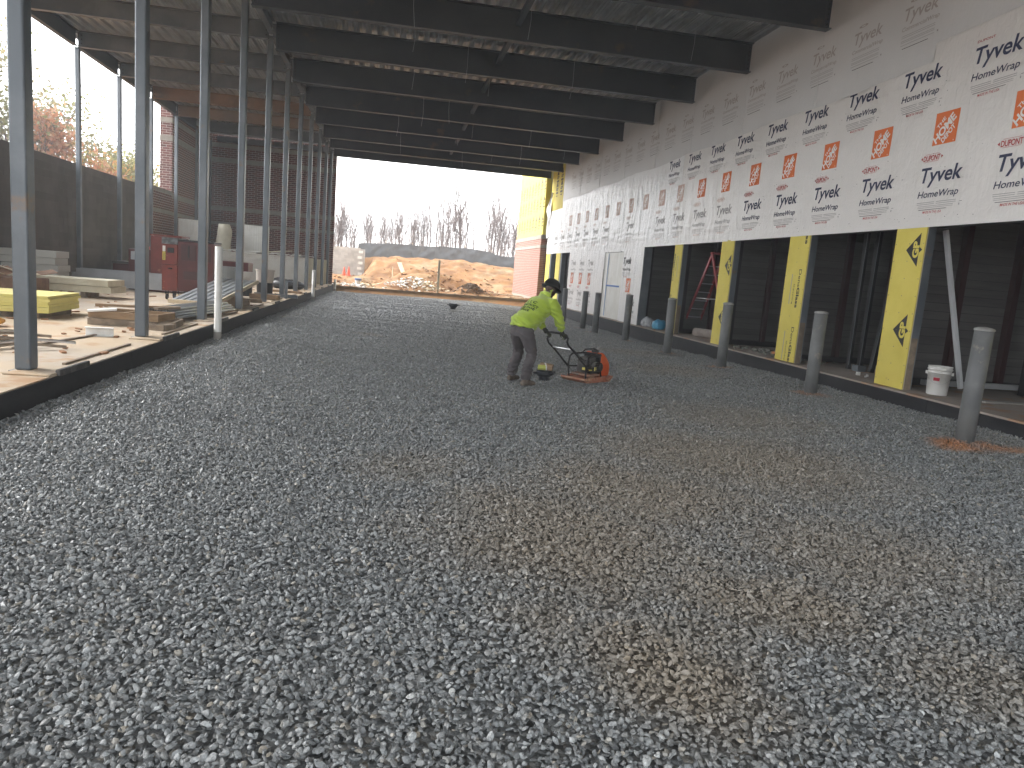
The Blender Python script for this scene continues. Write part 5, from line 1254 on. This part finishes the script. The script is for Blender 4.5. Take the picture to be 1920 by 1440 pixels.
# silt fence
sf = thing('silt_fence', 'sagging grey silt fence fabric along the top of the clay bank', 'fence', (4,56,2))
fab = mat('fence_fabric', (.10,.106,.112), .6, c2=(.12,.126,.132), ns=1.5, bump=.12, bs=5)
def fpt(t_):      # along the fence
    x = -2.6+t_*30; y = 56.3-.9*sst(.25,.6,t_)-1.2*sst(.5,1,t_); return x, y
NP = 15
for i in range(NP):
    q = MB(); n = 20; m_ = 8
    for j in range(m_+1):
        for k in range(n+1):
            t_ = (i+k/n)/NP; x, y = fpt(t_); s_ = k/n
            zb = sum(ground_h(x+dx_, y) for dx_ in (-1.2,-.8,-.4,0,.4,.8,1.2))/7-.08; ht = 1.12+.04*sin(i*2.3)
            sag = .10*4*s_*(1-s_)*(1 if i > 4 else .3)*(j/m_)
            dr = .05*sin(s_*9+4*(1-j/m_)+i*1.7+3*noise.noise(Vector((s_*3,j*.3,i))))*(.3+.7*4*s_*(1-s_))*sin(pi*j/m_*.8+.3) + .05*noise.noise(Vector((x*1.5,j*.6,i)))
            q.v.append(Vector((x, y+dr, zb+ht*j/m_-sag)))
    for j in range(m_):
        for k in range(n): q.f.append([j*(n+1)+k, j*(n+1)+k+1, (j+1)*(n+1)+k+1, (j+1)*(n+1)+k]); q.m.append(0)
    q.build('fabric_panel', fab, sf, smooth=True)
for i in range(NP+1):
    x, y = fpt(i/NP); q = MB(); q.box(x-.02,x+.02,y+.08,y+.12,ground_h(x,y)-.2,ground_h(x,y)+1.2); q.build('stake', timber_pale, sf)
# grey block retaining wall at far left
bw = thing('retaining_wall', 'pale grey block retaining wall beyond the far end of the left bay', 'wall', (-6,54.5,0))
bw_m = mat('pale_block', (.46,.44,.41), .9, c2=(.4,.385,.36), ns=2, bump=.8, bs=7, var=.12)
q = MB(); q.box(-14,-2.05,54.5,55.2,-.2,2.55); q.build('core', bw_m, bw)
q = MB(); q.box(0,.445,0,.04,0,.192); me = q.mesh('block', bw_m)
for j in range(13):
    for i in range(10):
        x = -6.4+(j%2)*.22+i*.45
        if x+.45 > -1.95: continue
        piece(me, 'block', bw, (x+6, -.045-.012*random.random(), .05+j*.198), scale=(1,1,1))
q = MB(); q.box(-2.52,-2.1,54.42,54.45,.1,2.5)
me = MB().box(0,.3,0,.05,0,.185).mesh('quoin_block', white_panel)
for j in range(6): piece(me, 'quoin_block', bw, (3.45+.07*(j%2), -.06, .3+j*.39))
# cones
cn = thing('traffic_cone', 'left of the two red-orange traffic cones before the pale block wall', 'traffic cone', (-3.25,50.5,0), 0, 'traffic cones before the pale block wall')
cn.scale = (.75,.75,.75); cm = mat('cone_orange', (.85,.10,.04), .5)
q = MB(); q.box(-.2,.2,-.2,.2,0,.03); q.build('foot', cm, cn, local=True)
q = MB(); q.lathe((0,0,0), [(.16,.031),(.035,.78),(.001,.79)], 16); q.build('shell', cm, cn, local=True, smooth=False)
cn.location = (-3.2,50.5,ground_h(-3.2,50.5)+.03)
o = copy_tree(cn, label='right of the two red-orange traffic cones before the pale block wall'); o.location = (-2.85,49.6,ground_h(-2.85,49.6)+.03)
# bucket with blue rim, plank on bank, drain ring, leaning plank
t = thing('bucket', 'white bucket with blue top beyond the far edging plank', 'bucket', (-1.95,43.6,ground_h(-1.95,43.6)))
q = MB(); q.lathe((-1.95,43.6,ground_h(-1.95,43.6)), [(.15,0),(.18,.32)], 16); q.build('shell', white_p, t)
q = MB(); q.lathe((-1.95,43.6,ground_h(-1.95,43.6)+.322), [(.19,0),(.2,.12),(.18,.13)], 16); q.build('rim', mat('bucket_blue', (.1,.17,.35), .5), t)
q = MB(); q.bar((.9,51.0,ground_h(.9,51)-.1),(.45,52.2,ground_h(.45,52.2)+.45),.3,.05,(0,0,1)); o = q.build('plank', timber_pale, loc=(.9,51,1)); setp(o, 'pale plank leaning on the clay bank right of the pale block wall', 'plank')
q = MB(); q.bar((.05,49.5,.2),(.0,49.55,1.5),.05,.05); o = q.build('stake', timber_pale, loc=(.05,49.5,.2)); setp(o, 'thin timber stake left of the leaning plank on the bank', 'stake')
q = MB(); q.tube([(.25,45.4,.42),(.25,45.7,.42)],.19,18,cap=False); q.tube([(.25,45.45,.42),(.25,45.46,.42)],.185,18); o = q.build('pipe_end', conc_plain, loc=(.25,45.5,.3)); setp(o, 'round grey pipe end sticking out of the clay below the leaning plank', 'pipe')
for k, (a, b) in enumerate((((-3.3,41.2),(-1.6,44.8)),((5.2,44.0),(9.6,42.6)),((6.0,44.6),(10,43.6)))):
    q = MB(); za, zb = ground_h(*a)+.06, ground_h(*b)+.06
    q.bar((a[0],a[1],za),(b[0],b[1],zb),.22,.06); o = q.build('timber_board', timber_pale, loc=(a[0],a[1],za)); setp(o, ['pale board lying on the clay at the far left beyond the edging plank','nearer pale board lying on the clay in front of the brick wing','further pale board lying on the clay in front of the brick wing'][k], 'board', 'pale boards lying on the clay')
# crumpled white sheeting and clods
def scraps(n, cx, cy, sx, sy, m, name, label, s0, s1, seed, zoff=.05):
    rg = random.Random(seed); q = MB()
    for k in range(n):
        x = cx+rg.gauss(0,sx); y = cy+rg.gauss(0,sy)
        if y < 40.3: continue
        s_ = rg.uniform(s0,s1); z = ground_h(x,y)+zoff*rg.random()
        q.cbox((x,y,z), s_*rg.uniform(.8,2), s_, s_*rg.uniform(.1,.5), rz=rg.uniform(0,3), rx=rg.uniform(-.7,.7), ry=rg.uniform(-.5,.5))
    q.build(name, m, kind='stuff', label=label)
scraps(130, .95, 43.4, .6, .55, white_p, 'white_sheeting', 'crumpled white sheeting scraps on the clay heap beyond the edging plank', .04,.13, 1, .15)
scraps(120, 2.2, 43.6, .7, .6, timber_pale, 'pale_rubble', 'pale rubble mixed into the clay heap', .05,.16, 2)
scraps(130, -2.2, 42.3, .55, .5, white_p, 'white_sheeting', 'white sheeting scraps beyond the far left corner of the gravel', .04,.13, 3, .1)
scraps(420, 4.55, 42.2, .42, .42, mat('dark_soil', (.17,.12,.085), .95), 'dark_soil_heap', 'small dark brown soil heap beside the pale timber post', .04,.13, 4, .05)
scraps(900, 4, 46, 5, 3.5, dirt, 'clay_clods', 'clay clods strewn over the ground below the bank', .04,.16, 5, .03)
# ================================================================== HAZE
hz = bpy.data.materials.new('haze'); hz.use_nodes = True; t_ = hz.node_tree; t_.nodes.remove(t_.nodes['Principled BSDF'])
pv = t_.nodes.new('ShaderNodeVolumePrincipled'); pv.inputs['Color'].default_value = (.93,.95,.98,1); pv.inputs['Density'].default_value = HAZE
lk(t_, pv.outputs[0], t_.nodes['Material Output'].inputs['Volume'])
if HAZE:
    q = MB(); q.box(-155,155,-65,225,-1.6,15.5); q.build('haze', hz, kind='stuff', label='thin grey-white haze fading the far trees and bank')
# ================================================================== TREES
bark = mat('bark_grey', (.10,.078,.07), .9, c2=(.14,.11,.1), ns=3)
bark2 = mat('twig_brown', (.13,.09,.08), .9, c2=(.17,.125,.11), ns=2)
TMIN = .022
def grow(q, tw, p, d, L, r, depth, rg, up_=.12, tips=None):
    n = 4; pts = [p]; dd = d.copy(); r = max(r, TMIN); rs = [r]
    for i in range(n):
        dd = (dd + Vector((rg.uniform(-1,1),rg.uniform(-1,1),rg.uniform(-.5,1)))*.11 + UZ*up_*.4).normalized()
        pts.append(pts[-1]+dd*L/n); rs.append(max(TMIN*.8, r*(1-.5*(i+1)/n)))
    (q if depth > 1 else tw).tube(pts, rs, 5 if depth > 2 else 3, cap=False)
    if tips is not None and depth <= 1: tips += pts[1:]
    if depth <= 0: return
    k = rg.choice((3,4)) if depth < 4 else 5
    for i in range(k):
        f_ = rg.uniform(.3,1.0); b = pts[0].lerp(pts[-1], f_) if False else pts[min(n, max(1, int(f_*n+.5)))]
        ax = Vector((rg.uniform(-1,1),rg.uniform(-1,1),rg.uniform(-.1,.5))).normalized()
        nd = (dd*rg.uniform(.7,1.1)+ax*rg.uniform(.45,.85)).normalized()
        grow(q, tw, b, nd, L*rg.uniform(.5,.75), r*rg.uniform(.38,.55), depth-1, rg, up_, tips)
bare = []
for k in range(6):
    rg = random.Random(40+k); q, tw = MB(), MB()
    for st in range(rg.choice((1,1,2,3))):
        H_ = rg.uniform(6.5,8.5); b0 = Vector((rg.gauss(0,.3)*st, rg.gauss(0,.3)*st, -.2)); ln = Vector((rg.gauss(0,.05),rg.gauss(0,.05),1))
        wob = [Vector((rg.gauss(0,.06),rg.gauss(0,.06),0)) for i in range(9)]
        pts = [b0+ln*(H_*i/8)+wob[i]*i*.4 for i in range(9)]; q.tube(pts, [.085*(1-.085*i*1.25)+.012 for i in range(9)], 5, cap=False)
        for bi in range(22):
            f_ = rg.uniform(.22,.98); j_ = min(7, int(f_*8)); p0 = pts[j_].lerp(pts[j_+1], f_*8-j_); L_ = H_*(1.05-f_)*rg.uniform(.28,.5)+.35
            a_ = rg.uniform(0,6.283); od = Vector((cos(a_),sin(a_),0)); bp = [p0+od*(L_*.55*(u-.25*u*u))+UZ*(L_*(.55*u+.4*u*u)) for u in (0,.35,.7,1)]
            (q if L_ > 1.6 else tw).tube(bp, [.024+.012*(L_>1.6),.02,.016,.011], 3, cap=False)
            for ti in range(3):
                u = rg.uniform(.25,.95); k_ = min(2,int(u*3)); c0 = bp[k_].lerp(bp[k_+1], u*3-k_); a2 = a_+rg.uniform(-1.2,1.2); l2 = L_*rg.uniform(.25,.5)
                tw.tube([c0, c0+Vector((cos(a2)*.3,sin(a2)*.3,.55))*l2, c0+Vector((cos(a2)*.45,sin(a2)*.45,1.05))*l2], [.015,.013,.01], 3, cap=False)
    bare.append((q.mesh('trunk', bark, True), tw.mesh('crown', bark2)))
rg = random.Random(77); nt_ = 0
spots = [(-13+i*.41+rg.uniform(-.4,.4), rg.uniform(62,84)) for i in range(132)]
side = ['far left','left','middle','right','far right']
def tname(x, i):
    return 'bare leafless tree number-less'
for i, (x, y) in enumerate(spots):
    t = thing('bare_tree', 'bare grey tree behind the silt fence, number %d of the line from the left' % (i+1), 'tree', (x,y,ground_h(x,y)), rg.uniform(0,6.28), 'bare trees behind the silt fence')
    a = bare[rg.randrange(6)]; px_ = 737+1358*x/y
    s_ = rg.uniform(.48,.86)*(y/78)*(1.0 if x < 5 else 1.08)
    if 6.8 < x*78/y < 10.8: s_ *= 1.28
    t.scale = (s_*.95, s_*.95, s_)
    piece(a[0], 'trunk', t); piece(a[1], 'crown', t)
# brush line low behind the fence
q = MB(); rg = random.Random(5)
for k in range(2600):
    x = rg.uniform(-14,26); y = rg.uniform(59,66); z = ground_h(x,y); h = rg.uniform(.6,2.6)
    q.tube([(x,y,z),(x+rg.uniform(-.2,.2),y,z+h*.5),(x+rg.uniform(-.5,.5),y,z+h)],[.012,.009,.004],3,cap=False)
q.build('brush', mat('brush_red', (.2,.13,.105), .9, c2=(.22,.17,.15), ns=.4), kind='stuff', label='low reddish brush behind the silt fence')
TMIN = .006
# leafy autumn trees behind the block wall
def leafy(name, label, x, y, h, m, seed, nleaf, spread=.35, ls=.13, base=1.8, lean=0, depth=4):
    rg = random.Random(seed); q, tw, tips = MB(), MB(), []
    t = thing(name, label, 'tree', (x,y,base))
    grow(q, tw, Vector((x,y,base-.3)), Vector((lean,0,1)).normalized(), h*.5, h*.016, depth, rg, .1, tips)
    q.build('trunk', bark, t, smooth=True); tw.build('branches', bark2, t)
    if nleaf:
        lf = MB()
        for k in range(nleaf):
            c = rg.choice(tips)+Vector((rg.gauss(0,spread),rg.gauss(0,spread),rg.gauss(0,spread*.8)))
            a = Vector((rg.gauss(0,1),rg.gauss(0,1),rg.gauss(0,1))).normalized(); b = a.cross(Vector((rg.gauss(0,1),rg.gauss(0,1),rg.gauss(0,1)))).normalized()
            s_ = ls*rg.uniform(.5,1.2); lf.v += [c-a*s_, c+b*s_*.5, c+a*s_, c-b*s_*.5]; n = len(lf.v); lf.f.append([n-4,n-3,n-2,n-1]); lf.m.append(rg.randrange(len(m)))
        lf.build('crown', m, t)
    return t
def leafm(n, c):
    m = mat(n, c, .6, c2=tuple(v*.75 for v in c), ns=.8); t = m.node_tree; nn = t.nodes
    tr_ = nn.new('ShaderNodeBsdfTranslucent'); tr_.inputs[0].default_value = (*c, 1); mx = nn.new('ShaderNodeMixShader'); mx.inputs[0].default_value = .5
    lk(t, nn['Principled BSDF'].outputs[0], mx.inputs[1]); lk(t, tr_.outputs[0], mx.inputs[2]); lk(t, mx.outputs[0], nn['Material Output'].inputs['Surface'])
    return m
gr = [leafm('leaf_green_a',(.2,.21,.1)), leafm('leaf_green_b',(.2,.2,.09)), leafm('leaf_green_c',(.24,.2,.1))]
orl = [leafm('leaf_orange_a',(.5,.24,.13)), leafm('leaf_orange_b',(.5,.33,.2)), leafm('leaf_orange_c',(.42,.22,.13))]
yel = [leafm('leaf_yellow_a',(.38,.33,.12)), leafm('leaf_yellow_b',(.3,.3,.13)), leafm('leaf_orange_d',(.5,.28,.1))]
leafy('leafy_tree', 'tall green-brown leafy tree at the left edge beyond the block wall', -18.3, 34, 9.5, gr, 1, 4200, .5)
leafy('leafy_tree', 'green-brown leafy tree behind the nearest post beyond the block wall', -17.0, 36, 6.6, gr, 2, 1800, .5)
leafy('leafy_tree', 'thin dark leafy tree right beside the nearest post beyond the block wall', -16.5, 38, 6.6, gr, 9, 900, .5)
leafy('autumn_tree', 'bright orange autumn tree between the first and second slim posts', -14.8, 36, 4.9, orl, 3, 2300, .35)
leafy('bare_tree', 'bare fine-twigged tree rising above the orange autumn tree', -16.7, 41, 9.5, gr, 4, 0, .5)
leafy('autumn_tree', 'yellow-green autumn tree between the second and third slim posts', -13.7, 39.5, 4.7, yel, 5, 2300, .35)
leafy('autumn_tree', 'small orange bush-like tree in front of the yellow-green one', -13.4, 37.5, 3.2, orl, 6, 2200, .3)
leafy('leafy_tree', 'dark sparse leafy tree right of the orange autumn tree', -15.5, 43, 6.8, gr, 7, 1500, .45)
leafy('leafy_tree', 'pale green tree half hidden by the second inner post', -14.3, 43.5, 5.0, yel[:2]+gr[1:2], 8, 4000, .45)
# overhead wires
q = MB()
for z0 in (13.0,12.0,11.6,7.2,6.6):
    q.tube([(-50,90,z0+.4),(-30,90,z0),(-12,90,z0+.3)], .03, 4, cap=False)
o = q.build('overhead_wires', dark_metal, loc=(-30,90,7)); setp(o, 'thin overhead utility wires crossing the sky left of the brick pier', 'overhead wires')
